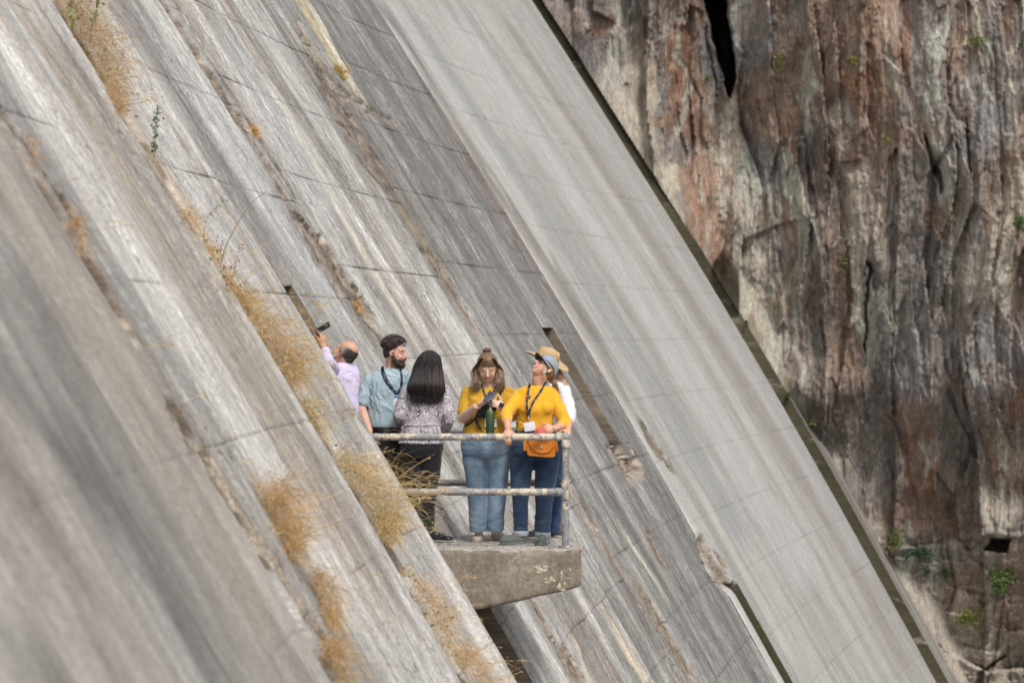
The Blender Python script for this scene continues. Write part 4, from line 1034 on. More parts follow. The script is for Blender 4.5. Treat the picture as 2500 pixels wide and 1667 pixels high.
# ---------------------------------------------------------------- woman in the yellow T-shirt, looking down at her phone
def woman_tshirt():
    Y = 25.12
    root = thing('person', P(1186, 1322, Y), 'woman in short sleeved mustard yellow T-shirt and pale blue jeans smiling down at her phone', 'person', 'visitors on the balcony')
    h = Head(P(1190, 899, Y - .06), (.02, -.91, -.34), (0, -.34, .91), 1.03)
    tr = rings([(1191, 946, 24, .07), (1190, 949, 40, .09), (1189, 956, 50, .11), (1189, 972, 53, .135), (1188, 994, 50, .15), (1186, 1012, 48, .145), (1185, 1030, 51, .15), (1187, 1050, 58, .155), (1188, 1062, 61, .155)], Y)
    S = Shape(); h.build(S, P(1190, 952, Y + .01), .060, smile=1, jaw=1.12, cheek=1.15)
    S.loft(shrink(tr, .015)); S.loft(shrink(rings([(1187, 1055, 56, .14), (1187, 1080, 56, .145), (1187, 1110, 50, .13)], Y), .01))
    shL, elL, wrL = P(1143, 960, Y), P(1131, 1020, Y - .06), P(1161, 993, Y - .26)
    shR, elR, wrR = P(1238, 960, Y), P(1250, 1016, Y - .06), P(1229, 992, Y - .24)
    S.limb([shL, elL], [.056, .050]); S.limb([elL, (np.array(elL) + wrL) / 2, wrL], [.050, .043, .028])
    S.limb([shR, elR], [.056, .050]); S.limb([elR, (np.array(elR) + wrR) / 2, wrR], [.050, .040, .027])
    hand(S, wrL, (.80, -.15, .45), (.15, .45, .85), (0, .6, .6), curl=(.15, .25, .2), k=.95, thumb_dir=(.6, .35, .7))
    hand(S, wrR, (-.86, -.18, .30), (-.1, .9, -.25), (0, 0, 1), curl=(.30, .55, .45), k=.95, thumb_dir=(-.35, -.1, .95), tcurl=.12)
    body_legs(S, P(1158, 1105, Y), P(1218, 1105, Y), P(1162, 1200, Y), P(1213, 1200, Y), P(1166, 1300, Y + .05), P(1209, 1300, Y + .05))
    body = S.solid('body', SKIN, root, .0056, 3, col=skincol(h, SK_A, smile=1, closed=True, brow=(.20, .12, .07), browk=.4))
    teeth(h, root, .019)
    T = Shape(); T.loft(tr)
    T.limb([shL, np.array(shL) * .5 + np.array(elL) * .5, np.array(shL) * .22 + np.array(elL) * .78], [.064, .064, .063], 18, 5)
    T.limb([shR, np.array(shR) * .5 + np.array(elR) * .5, np.array(shR) * .22 + np.array(elR) * .78], [.064, .064, .062], 18, 5)
    T.ell(P(1165, 985, Y - .085), (.075, .06, .075)); T.ell(P(1212, 985, Y - .085), (.075, .06, .075))
    shirt = T.solid('tshirt', cloth_mat('mustard_jersey', (.53, .305, .026), fn=None), root, .0075, 4, disp=wrinkle(.0125, 6, 13, 11))
    jeans = trousers('jeans', root, cloth_mat('pale_denim', (.155, .235, .335), fn=denim((.30, .39, .48)), weave=1400), rings([(1187, 1050, 53, .14), (1187, 1065, 58, .15), (1187, 1085, 62, .155), (1187, 1104, 61, .152), (1187, 1117, 50, .12)], Y),
                     [([P(1157, 1097, Y), P(1159, 1125, Y), P(1161, 1150, Y), P(1165, 1210, Y), P(1166, 1260, Y + .02), P(1166, 1298, Y + .03)], [.102, .112, .100, .086, .078, .070]), ([P(1218, 1097, Y), P(1217, 1125, Y), P(1216, 1150, Y), P(1213, 1210, Y), P(1210, 1260, Y + .02), P(1209, 1295, Y + .04)], [.102, .112, .100, .086, .078, .076])], .18, .46, .005, 5)
    def seam(px_pts, nm):
        b_ = bvh_of(jeans); pth = drape(b_, px_pts, Y, .0005, 6); link(nm, mesh_from(nm, *tube(pth, .0016, 5)), SEAMM, jeans)
    SEAMM = flat_mat('denim_seam', (.09, .14, .21), .9)
    seam([(1204, 1062), (1204, 1080), (1201, 1095), (1193, 1108)], 'fly_seam'); seam([(1140, 1068), (1148, 1080), (1160, 1086)], 'pocket_seam'); seam([(1232, 1068), (1226, 1080), (1216, 1086)], 'pocket_seam')
    link('button', mesh_from('button', *ellip(P(1204, 1078, Y - .165), (.007, .004, .007))), SILVER, jeans)
    # hair
    HC = (.155, .095, .056)
    Hs = Shape(); Hs.ell(h.w(0, -.030, .048), (.084, .098, .086), h.R); Hs.ell(h.w(0, -.010, .080), (.068, .078, .052), h.R)
    for sx, pts in ((-1, [(1184, 876), (1171, 888), (1162, 908), (1160, 926), (1163, 942), (1169, 950)]), (1, [(1198, 876), (1210, 888), (1219, 908), (1223, 926), (1226, 941), (1224, 952)])):
        Hs.limb([P(a, b, Y - .02 - .014 * i) for i, (a, b) in enumerate(pts)], [.020, .025, .026, .029, .026, .012])
    Hs.ell(P(1192, 918, Y + .045), (.092, .045, .095)); Hs.ell(P(1191, 900, Y + .03), (.092, .06, .09))
    hr = Hs.solid('hair', HAIR, root, .006, 3, disp=lambda co, no: .0022 * fbm(co[:, 0] * 60, co[:, 1] * 60, co[:, 2] * 8, oct=3, seed=4), col=const_col(HC, .4, 3, 45, 8))
    B = Shape(); bc = Vector(P(1189, 856, Y - .02)); B.ell(bc, (.034, .034, .030)); B.limb([bc + Vector((.03 * math.cos(a), .03 * math.sin(a), .004 * math.sin(3 * a))) for a in np.linspace(0, 5.6, 9)], [.013] * 9, 8, 3)
    B.solid('hair_bun', HAIR, root, .005, 1, disp=lambda co, no: .003 * fbm(co[:, 0] * 70, co[:, 1] * 70, co[:, 2] * 30, oct=2, seed=6), col=const_col((.10, .055, .035), .5, 5, 60, 40))
    r = np.random.default_rng(5); pa, cs = [], []
    for i in range(420):          # parted hair falling outside the cheeks to the shoulders
        sx = r.choice([-1, 1]); u = r.uniform(0, 1); e = abs(r.normal()) * 11 - 3; x1 = (1161 if sx < 0 else 1220) - sx * r.normal() * 5.5
        a = r.uniform(-.02, .07); tip = P(x1 + r.normal() * 5, 954 - e, Y - .12 - .02 * r.random())
        pa.append(cr([h.w(-sx * .012, a, .136 - abs(a) * .25), h.w(-sx * .055, a, .118), h.w(-sx * .086, a * .6, .060), P(x1 - sx * 2, 905, Y - .055), P(x1, 932, Y - .11), tip], 4)); cs.append(np.array(HC) * r.uniform(.55, 1.9))
    for i in range(150):
        x = r.uniform(-.054, .054); q = 1 - abs(x) * 4
        pa.append(cr([h.w(x * .35, .045, .134), h.w(x * .7, .078, .112), h.w(x * .95, .093 - abs(x) * .2, .080), h.w(x * 1.02, .098 - abs(x) * .45, .052 + r.uniform(-.005, .005) - abs(x) * .25)], 3)); cs.append(np.array(HC) * r.uniform(.6, 1.8))
    strands('hair_strands', pa, .0016, HAIR, hr, cs)
    glasses(h, root, GOLD, .025, .019, .0010, -.002)
    fl = lambda py: FLOORY(py)
    PALE = cloth_mat('cream_canvas', (.62, .58, .51))
    make_shoe(root, P(1170, 0, 25.32)[0], 25.32, math.radians(-97), PALE, flat_mat('tan_sole', (.52, .40, .27), .8), .25)
    make_shoe(root, P(1209, 0, 25.33)[0], 25.33, math.radians(-52), PALE, flat_mat('cream_sole', (.52, .47, .40), .8), .25)
    WT = Vector(P(1224.5, 988, Y - .272)); wm = joinm(boxm(WT, .036, .012, .040, Matrix.Rotation(.5, 3, 'Y'), .005)); W_ = link('watch', fix(mesh_from('watch', *wm)), BLACKM, root)
    d_ = (Vector(wrR) - Vector(elR)).normalized(); st = []
    ax = Vector((0, -1, 0)); ax = (ax - d_ * ax.dot(d_)).normalized(); b2 = d_.cross(ax)
    cw = Vector(wrR) - d_ * .006
    link('watch_strap', mesh_from('watch_strap', *joinm(*[tube([cw + d_ * o + (ax * math.cos(a) + b2 * math.sin(a)) * .0305 for a in np.linspace(0, 2 * math.pi, 21)], .0035, 6) for o in (-.007, 0, .007)])), BLACKM, W_)
    link('watch_case_edge', mesh_from('watch_case_edge', *boxm(WT + Vector((0, .003, 0)), .040, .006, .044, Matrix.Rotation(.5, 3, 'Y'), .0025)), SILVER, W_)
    bv = bvh_of(shirt)
    ln = thing('lanyard', P(1195, 980, Y - .2), 'dark lanyard with white card badge half hidden behind the green bottle', 'lanyard')
    for k_, pts in enumerate(([(1174, 936), (1180, 952), (1186, 968), (1192, 985), (1199, 1010), (1200, 1024)], [(1213, 935), (1207, 952), (1202, 968), (1200, 990), (1200, 1010), (1200, 1024)])):
        pth = drape(bv, pts, Y, .006); link('strap', fix(mesh_from('strap', *ribbon(pth, .016))), NAVY, ln); lanyard_print(pth, ln, .016)
    bd = drape(bv, [(1198, 1032), (1198, 1034)], Y, .012, 2)[0]
    link('badge', mesh_from('badge', *boxm((bd.x, bd.y, bd.z), .108, .002, .072, None, .0008)), CARD, ln)
    bag = thing('sling_bag', P(1185, 1005, Y - .2), 'black sling bag worn across the chest of the woman holding a bottle', 'bag')
    g = Shape(); ctr = Vector(P(1188, 1002, Y - .205)); Rb = Matrix.Rotation(math.radians(-28), 3, 'Y')
    g.ell(ctr, (.110, .040, .050), Rb); g.ell(ctr + Rb @ Vector((.03, 0, .012)), (.09, .035, .050), Rb)
    g.solid('pouch', cloth_mat('black_nylon', (.014, .016, .022), .55), bag, .006, 2, disp=wrinkle(.004, 9, 12, 4))
    for pts in ([(1159, 1021), (1166, 1012), (1172, 1003)], [(1214, 978), (1219, 965), (1226, 952), (1231, 945)], [(1160, 1022), (1164, 1030), (1169, 1041), (1175, 1047)], [(1172, 1008), (1150, 1030), (1135, 1040)]):
        pth = drape(bv, pts, Y, .010); link('strap', fix(mesh_from('strap', *ribbon(pth, .022 if pts[0][1] > 1015 else .018, .004))), BLACKM, bag)
    link('buckle', mesh_from('buckle', *boxm(drape(bv, [(1160, 1021), (1161, 1021)], Y, .014, 2)[0], .040, .010, .026, Matrix.Rotation(-.5, 3, 'Y'), .003)), BLACKM, bag)
    # printed logo on the chest: a white mark with a dark centre
    q = drape(bv, [(1222, 967), (1223, 967)], Y, .002, 2)[0]
    lg = [boxm(q + Vector((dx * .009, -.001, dz * .004)), .007, .0008, .008) for dx, dz in ((-2, 0), (-1, 1), (0, 0), (1, 1), (2, 0))]
    link('shirt_print', mesh_from('shirt_print', *joinm(*lg)), WHITE, shirt)
    # phone and bottle
    ph = thing('phone', P(1197, 968, Y - .34), 'dark blue phone held in both hands by the woman with a hair bun', 'phone')
    Rp = (Matrix.Rotation(math.radians(-38), 3, 'X') @ Matrix.Rotation(math.radians(28), 3, 'Y')); pc = Vector(P(1196, 969, Y - .335))
    link('phone_case', mesh_from('phone_case', *boxm(pc, .074, .009, .120, Rp, .004)), flat_mat('navy_phone_case', (.03, .035, .07), .35, 0), ph)
    for dx, dz in ((-.02, .042), (-.02, .018), (0, .03)): link('camera_lens', mesh_from('camera_lens', *ellip(pc + Rp @ Vector((dx, -.006, dz)), (.008, .004, .008), Rp)), BLACKM, ph)
    bt = thing('water_bottle', P(1197, 1030, Y - .40), 'tall green metal water bottle hanging from a black loop above the top rail', 'bottle')
    bc = Vector(P(1196.5, 1030, Y - .42)); sc = 1 / 276.0 * 24.7 / 25.1
    prof = [(-.160, .034), (-.158, .037), (.075, .037), (.085, .035), (.093, .029), (.097, .024)]
    link('bottle_body', fix(mesh_from('bottle_body', *tube([bc + Vector((0, 0, z)) for z, _ in prof], [r_ for _, r_ in prof], 28))), NT_green, bt)
    link('neck_ring', mesh_from('neck_ring', *tube([bc + Vector((0, 0, z)) for z in (.096, .097, .106, .107)], [.022, .0235, .0235, .022], 24)), flat_mat('brass_ring', (.6, .48, .2), .3, Metallic=.9), bt)
    link('cap', fix(mesh_from('cap', *tube([bc + Vector((0, 0, z)) for z in (.106, .108, .121, .124)], [.021, .0235, .0225, .018], 24))), BLACKM, bt)
    lp = [bc + Vector((.0, -.002, .120)), bc + Vector((-.012, -.006, .140)), bc + Vector((-.006, 0, .172)), bc + Vector((.006, .03, .186)), bc + Vector((.010, .03, .160)), bc + Vector((.006, 0, .122))]
    link('carry_loop', mesh_from('carry_loop', *tube([Vector(q_) for q_ in cr([list(v) for v in lp], 4)], .0065, 8)), BLACKM, bt)
    link('stud', mesh_from('stud', *ellip(bc + Vector((-.002, -.022, .117)), (.006, .003, .006))), SILVER, bt)
NT_green = flat_mat('green_powder_coat', (.045, .085, .035), .45, .06, 300)

# ---------------------------------------------------------------- woman in the cap, laughing up at the wall
def woman_cap():
    Y = 24.90
    root = thing('person', P(1307, 1330, Y), 'woman in long sleeved yellow top and grey cap laughing upwards, hand on rail', 'person', 'visitors on the balcony')
    h = Head(P(1329, 901, Y - .02), (-.53, -.42, .76), (.70, .40, .60), 1.0)
    tr = rings([(1314, 941, 24, .065), (1313, 945, 40, .075), (1311, 952, 49, .09), (1308, 968, 51, .115), (1306, 990, 50, .145), (1306, 1004, 48, .15), (1306, 1020, 46, .13), (1306, 1040, 46, .125), (1307, 1052, 47, .125)], Y)
    S = Shape(); h.build(S, P(1315, 948, Y + .01), .052, smile=1)
    S.limb([h.w(0, .015, -.060), P(1310, 925, Y - .045), P(1311, 945, Y - .02)], [.040, .040, .044])
    S.loft(shrink(tr, .014)); S.loft(shrink(rings([(1307, 1050, 48, .13), (1307, 1080, 56, .14), (1307, 1115, 52, .13)], Y), .008))
    shL, elL, wrL = P(1266, 966, Y), P(1236, 1012, Y - .20), np.array((P(1240, 0, 24.41)[0], 24.425, RZ + .068))
    shR, elR, wrR = P(1350, 966, Y), P(1381, 1036, Y - .10), P(1354, 1046, Y - .30)
    S.limb([shL, elL], [.050, .043]); S.limb([elL, (np.array(elL) + wrL) / 2, wrL], [.043, .038, .0275])
    S.limb([shR, elR], [.050, .043]); S.limb([elR, (np.array(elR) + wrR) / 2, wrR], [.045, .038, .028])
    hand(S, wrL, (-.05, -.62, -.72), (0, .75, -.66), (1, 0, 0), curl=(.55, .50, .35), k=.98, thumb_dir=(.75, -.35, -.45))
    hand(S, wrR, (-.88, -.28, -.12), (-.30, .85, -.25), (0, .2, 1), curl=(.38, .45, .4), k=.98, thumb_dir=(-.85, -.1, .35))
    body_legs(S, P(1279, 1118, Y), P(1336, 1118, Y), P(1272, 1210, Y), P(1329, 1210, Y), P(1271, 1305, Y + .02), P(1325, 1305, Y + .02))
    body = S.solid('body', SKIN, root, .0056, 3, col=skincol(h, SK_B * 1.04, smile=1.2, brow=(.12, .07, .04), lip=(.52, .19, .17)))
    teeth(h, root, .023, -.059, .092); eyes(h, root, .0042)
    T = Shape(); T.loft(tr)
    T.limb([shL, (np.array(shL) + elL) / 2, elL, elL * .62 + wrL * .38], [.060, .056, .054, .050], 18, 5)
    T.limb([shR, (np.array(shR) + elR) / 2, elR, elR * .72 + wrR * .28], [.060, .058, .058, .056], 18, 5)
    for px in (1286, 1330): T.ell(P(px, 996, Y - .085), (.070, .066, .070))
    top = T.solid('long_sleeved_top', cloth_mat('golden_yellow_jersey', (.71, .37, .022)), root, .0072, 4, disp=wrinkle(.0095, 7, 12, 23))
    jeans = trousers('jeans', root, cloth_mat('dark_denim', (.022, .044, .092), fn=denim((.060, .098, .155)), weave=1400), rings([(1307, 1046, 46, .13), (1307, 1062, 53, .14), (1307, 1085, 60, .15), (1308, 1108, 61, .15), (1308, 1121, 50, .12)], Y),
                     [([P(1277, 1110, Y), P(1272, 1150, Y), P(1270, 1210, Y), P(1271, 1260, Y + .01), P(1271, 1300, Y + .02)], [.116, .102, .078, .068, .066]), ([P(1339, 1110, Y), P(1334, 1150, Y), P(1329, 1210, Y), P(1327, 1260, Y + .01), P(1325, 1302, Y + .02)], [.116, .104, .084, .072, .066])], .18, .46, .006, 9)
    CUFF = cloth_mat('turned_denim', (.34, .36, .40))
    for px, py in ((1271, 1301), (1325, 1304)):
        c = Vector(P(px, py, Y + .02)); link('cuff', fix(mesh_from('cuff', *tube([c + Vector((0, 0, z)) for z in (-.025, -.022, .0, .020, .023)], [.066, .070, .0705, .070, .067], 24))), CUFF, jeans)
    belt = tube([Vector(q) for q in [(P(1307, 0, Y)[0] + .172 * math.cos(a), Y + .137 * math.sin(a), P(0, 1056, Y)[2]) for a in np.linspace(0, 2 * math.pi, 33)]], .012, 8)
    link('belt', mesh_from('belt', *belt), flat_mat('dark_red_belt', (.05, .012, .012), .6), root)
    sh_m = cloth_mat('grey_green_canvas', (.115, .135, .125)); so = flat_mat('grey_sole', (.17, .18, .165), .8)
    make_shoe(root, P(1272, 0, 24.90)[0], 24.90, math.radians(-143), sh_m, so, .26); make_shoe(root, P(1324, 0, 24.92)[0], 24.92, math.radians(-96), sh_m, so, .26)
    # cap: panelled crown, dark underside of the visor
    GREY = cloth_mat('sage_grey_cap_cloth', (.27, .315, .31)); BAND = cloth_mat('blue_grey_cap_panel', (.27, .31, .42)); DKV = cloth_mat('charcoal_visor', (.035, .036, .042))
    vs, fs = [], []; n, m = 28, 9
    for j in range(m):
        b = (math.pi / 2) * j / (m - 1)
        for i in range(n):
            a = 2 * math.pi * i / n; rr = math.cos(b) ** .75
            vs.append(h.w(.085 * rr * math.cos(a), -.014 + .104 * rr * math.sin(a), .040 + .088 * math.sin(b) - (.055 * max(0, -math.sin(a)) * (1 - math.sin(b))) + .002 * abs(math.sin(3 * a))))
    for j in range(m - 1):
        for i in range(n): fs.append((j * n + i, j * n + (i + 1) % n, (j + 1) * n + (i + 1) % n, (j + 1) * n + i))
    cap = link('cap', fix(mesh_from('cap', vs, fs)), [GREY, BAND], root)
    for p_ in cap.data.polygons:
        c_ = h.loc(np.array([p_.center]))[0]
        if c_[1] > .045: p_.material_index = 1
    md = cap.modifiers.new('t', 'SOLIDIFY'); md.thickness = .003; md.offset = 1
    vs, fs, mi = [], [], []
    nu, nv = 18, 7
    for t_ in (0, 1):
        for j in range(nv):
            r_ = j / (nv - 1)
            for i in range(nu):
                a = math.radians(8 + 164 * i / (nu - 1)); x0, y0 = .084 * math.cos(a), -.014 + .102 * math.sin(a)
                ext = .078 * math.sin(a) ** .6 * r_; x1 = x0 * (1 + .0 * r_); y1 = y0 + ext
                vs.append(h.w(x1, y1, .042 - 2.6 * x1 * x1 - .012 * r_ + (.003 if t_ else 0)))
    for t_ in (0, 1):
        o_ = t_ * nu * nv
        for j in range(nv - 1):
            for i in range(nu - 1): fs.append((o_ + j * nu + i, o_ + j * nu + i + 1, o_ + (j + 1) * nu + i + 1, o_ + (j + 1) * nu + i)); mi.append(t_)
    for i in range(nu - 1): fs.append(((nv - 1) * nu + i, (nv - 1) * nu + i + 1, nu * nv + (nv - 1) * nu + i + 1, nu * nv + (nv - 1) * nu + i)); mi.append(1)
    vz = link('visor', mesh_from('visor', vs, fs), [DKV, BAND], cap); vz.data.polygons.foreach_set('material_index', mi)
    link('cap_button', mesh_from('cap_button', *ellip(h.w(0, -.014, .130), (.007, .007, .004), h.R)), GREY, cap)
    for k_ in range(6):
        a = math.pi * (k_ + .5) / 3
        link('seam', mesh_from('seam', *tube([h.w(.0865 * math.cos(b) ** .75 * math.cos(a), -.014 + .1055 * math.cos(b) ** .75 * math.sin(a), .0415 + .089 * math.sin(b) - (.055 * max(0, -math.sin(a)) * (1 - math.sin(b)))) for b in np.linspace(0, 1.5, 9)], .0011, 5)), CUFF, cap)
    HC = (.24, .14, .07)
    r = np.random.default_rng(9); Hs = Shape(); Hs.ell(h.w(0, -.03, .015), (.079, .082, .075), h.R)
    Hs.limb([h.w(0, -.105, -.015), P(1352, 933, Y + .03), P(1357, 945, Y + .03), P(1358, 957, Y + .02)], [.022, .024, .026, .012])
    hr = Hs.solid('hair', HAIR, root, .006, 2, disp=lambda co, no: .003 * fbm(co[:, 0] * 60, co[:, 1] * 60, co[:, 2] * 10, oct=3, seed=4), col=const_col(HC, .5, 3, 45, 8))
    pa, cs = [], []
    for i in range(120):
        a, b = r.normal() * 2.2, r.normal() * .008
        pa.append(cr([h.w(r.uniform(-.03, .03), -.100, -.01 + r.uniform(-.02, .02)), P(1351 + a * .6, 931, Y - .01 + b), P(1356 + a * 1.4, 945, Y - .01 + b), P(1358 + a * 2.2, 956 + r.uniform(-4, 6), Y - .005 + b)], 4)); cs.append(np.array(HC) * r.uniform(.6, 2.0))
    strands('ponytail', pa, .0015, HAIR, hr, cs)
    link('hair_tie', mesh_from('hair_tie', *tube([Vector(P(1350 + 5.5 * math.cos(a), 930 + 3 * math.cos(a), Y + .03 + .024 * math.sin(a))) for a in np.linspace(0, 2 * math.pi, 15)], .005, 6)), BLACKM, hr)
    glasses(h, root, BLACKM, .026, .019, .0026, .004, .101)
    # earring: a flat triangle under the near ear
    ec = h.w(-.083, .020, -.040); ed = Vector((0, -.002, 0)); A_ = [ec + Vector((-.010, -.004, .024)), ec + Vector((.016, -.004, .004)), ec + Vector((-.020, -.004, -.026))]
    vs = A_ + [q - Vector((0, .004, 0)) for q in A_]; link('earring', mesh_from('earring', vs, [(0, 1, 2), (5, 4, 3), (0, 3, 4, 1), (1, 4, 5, 2), (2, 5, 3, 0)], False), flat_mat('mint_enamel', (.38, .52, .44), .4), root)
    bv = bvh_of(top, body)
    nk = drape(bv, [(1300, 948), (1304, 965), (1298, 975), (1292, 985)], Y, .002)
    nk2 = drape(bv, [(1324, 945), (1312, 965), (1300, 978), (1293, 985)], Y, .002)
    link('necklace', mesh_from('necklace', *joinm(tube(nk, .0009, 5), tube(nk2, .0009, 5), boxm(drape(bv, [(1293, 970), (1293.5, 970)], Y, .004, 2)[0], .016, .004, .036, Matrix.Rotation(.15, 3, 'Y'), .001))), flat_mat('copper_pendant', (.16, .09, .10), .4), root)
    ln = thing('lanyard', P(1292, 990, Y - .2), 'navy lanyard with white print and white card worn by the woman in the cap', 'lanyard')
    for pts in ([(1294, 936), (1290, 955), (1287, 975), (1287, 995), (1290, 1018)], [(1333, 931), (1325, 946), (1314, 963), (1301, 983), (1293, 1003), (1290, 1018)]):
        pth = drape(bv, pts, Y, .006, 10); link('strap', fix(mesh_from('strap', *ribbon(pth, .0185))), NAVY, ln); lanyard_print(pth, ln, .0185)
    bd = drape(bv, [(1293, 1041), (1293.5, 1041)], Y, .014, 2)[0]; Rz = Matrix.Rotation(math.radians(-8), 3, 'Y')
    link('badge', mesh_from('badge', *boxm(bd, .096, .002, .078, Rz, .0008)), CARD, ln)
    link('clip', mesh_from('clip', *tube([drape(bv, [(1290, y_), (1290.5, y_)], Y, .008, 2)[0] for y_ in (1018, 1024, 1030)], .004, 8)), SILVER, ln)
    ORANGE = flat_mat('orange_leather', (.60, .19, .012), .5, .06, 50, .15); bag = thing('handbag', P(1322, 1095, Y - .25), 'small orange leather handbag with a curved handle hanging behind the top rail', 'bag')
    yb = Y - .235; w_ = yb / FPX; c = Vector(P(1321, 1090, yb)); g = Shape()
    vs = []; prof = [(-33, 24), (-35, 0), (-34, -18), (-30, -22), (0, -25), (31, -26), (35, -22), (35, 0), (33, 24)]
    for dy_ in (-.030, .030):
        for a, b in prof: vs.append((c.x + a * w_, yb + dy_, c.z + b * w_))
    n = len(prof); g.add((vs, [tuple(range(n)), tuple(range(2 * n - 1, n - 1, -1))] + [(i, (i + 1) % n, n + (i + 1) % n, n + i) for i in range(n)]))
    bb = g.solid('bag_body', ORANGE, bag, .005, 4, disp=lambda co, no: .0015 * fbm(co[:, 0] * 14, co[:, 1] * 14, co[:, 2] * 14, oct=2, seed=3))
    link('flap_edge', mesh_from('flap_edge', *tube([c + Vector((a * w_, -.0305, b * w_)) for a, b in [(-33, 10), (-30, -4), (-18, -14), (0, -18.5), (18, -15), (30, -6), (33, 8)]], .0028, 6)), ORANGE, bag)
    link('handle', mesh_from('handle', *tube([Vector(v) for v in cr([list(c + Vector((a * w_, -.040, b * w_))) for a, b in [(-31, 20), (-26, 2), (-12, -10), (4, -14), (20, -10), (31, 4), (34, 16)]], 4)], .0068, 10)), ORANGE, bag)
    link('clasp', mesh_from('clasp', *tube([c + Vector((2 * w_, -.030, -2 * w_)), c + Vector((2 * w_, -.037, -2 * w_)), c + Vector((2 * w_, -.0375, -2 * w_))], [.0115, .0115, .008], 14)), SILVER, bag)
    for a in (-39, 38): link('side_tab', mesh_from('side_tab', *boxm(c + Vector((a * w_, -.008, (4 if a > 0 else 6) * w_)), .030 if a < 0 else .018, .012, .115, Matrix.Rotation(-.06 if a < 0 else -.12, 3, 'Y'), .003)), ORANGE, bag)
    pth = drape(bv, [(1292, 938), (1288, 950), (1283, 975), (1283, 1000), (1285, 1020), (1286, 1036)], Y, .003, 8); link('shoulder_strap', fix(mesh_from('shoulder_strap', *ribbon(pth, .013, .0025))), ORANGE, bag)
    link('strap_clasp', mesh_from('strap_clasp', *tube([drape(bv, [(1286.5, y_), (1287, y_)], Y, .012, 2)[0] for y_ in (1037, 1044, 1051, 1056)], [.003, .006, .005, .002], 6)), BLACKM, bag)
    ph = thing('phone', P(1316, 1048, Y - .36), 'coral red phone case held against the hip above the rail', 'phone')
    Rp = Matrix.Rotation(math.radians(30), 3, 'Y') @ Matrix.Rotation(math.radians(-8), 3, 'X'); pc = Vector(P(1318, 1050, Y - .375))
    link('phone_case', mesh_from('phone_case', *boxm(pc + Vector((.004, 0, -.004)), .070, .010, .092, Rp @ Matrix.Rotation(math.radians(30), 3, 'Y'), .004)), flat_mat('coral_case', (.60, .125, .085), .4, 0), ph)
    link('camera_bump', mesh_from('camera_bump', *boxm(pc + Vector((-.022, -.006, -.012)), .028, .004, .030, Rp, .0018)), flat_mat('dark_coral', (.42, .035, .03), .4, 0), ph)

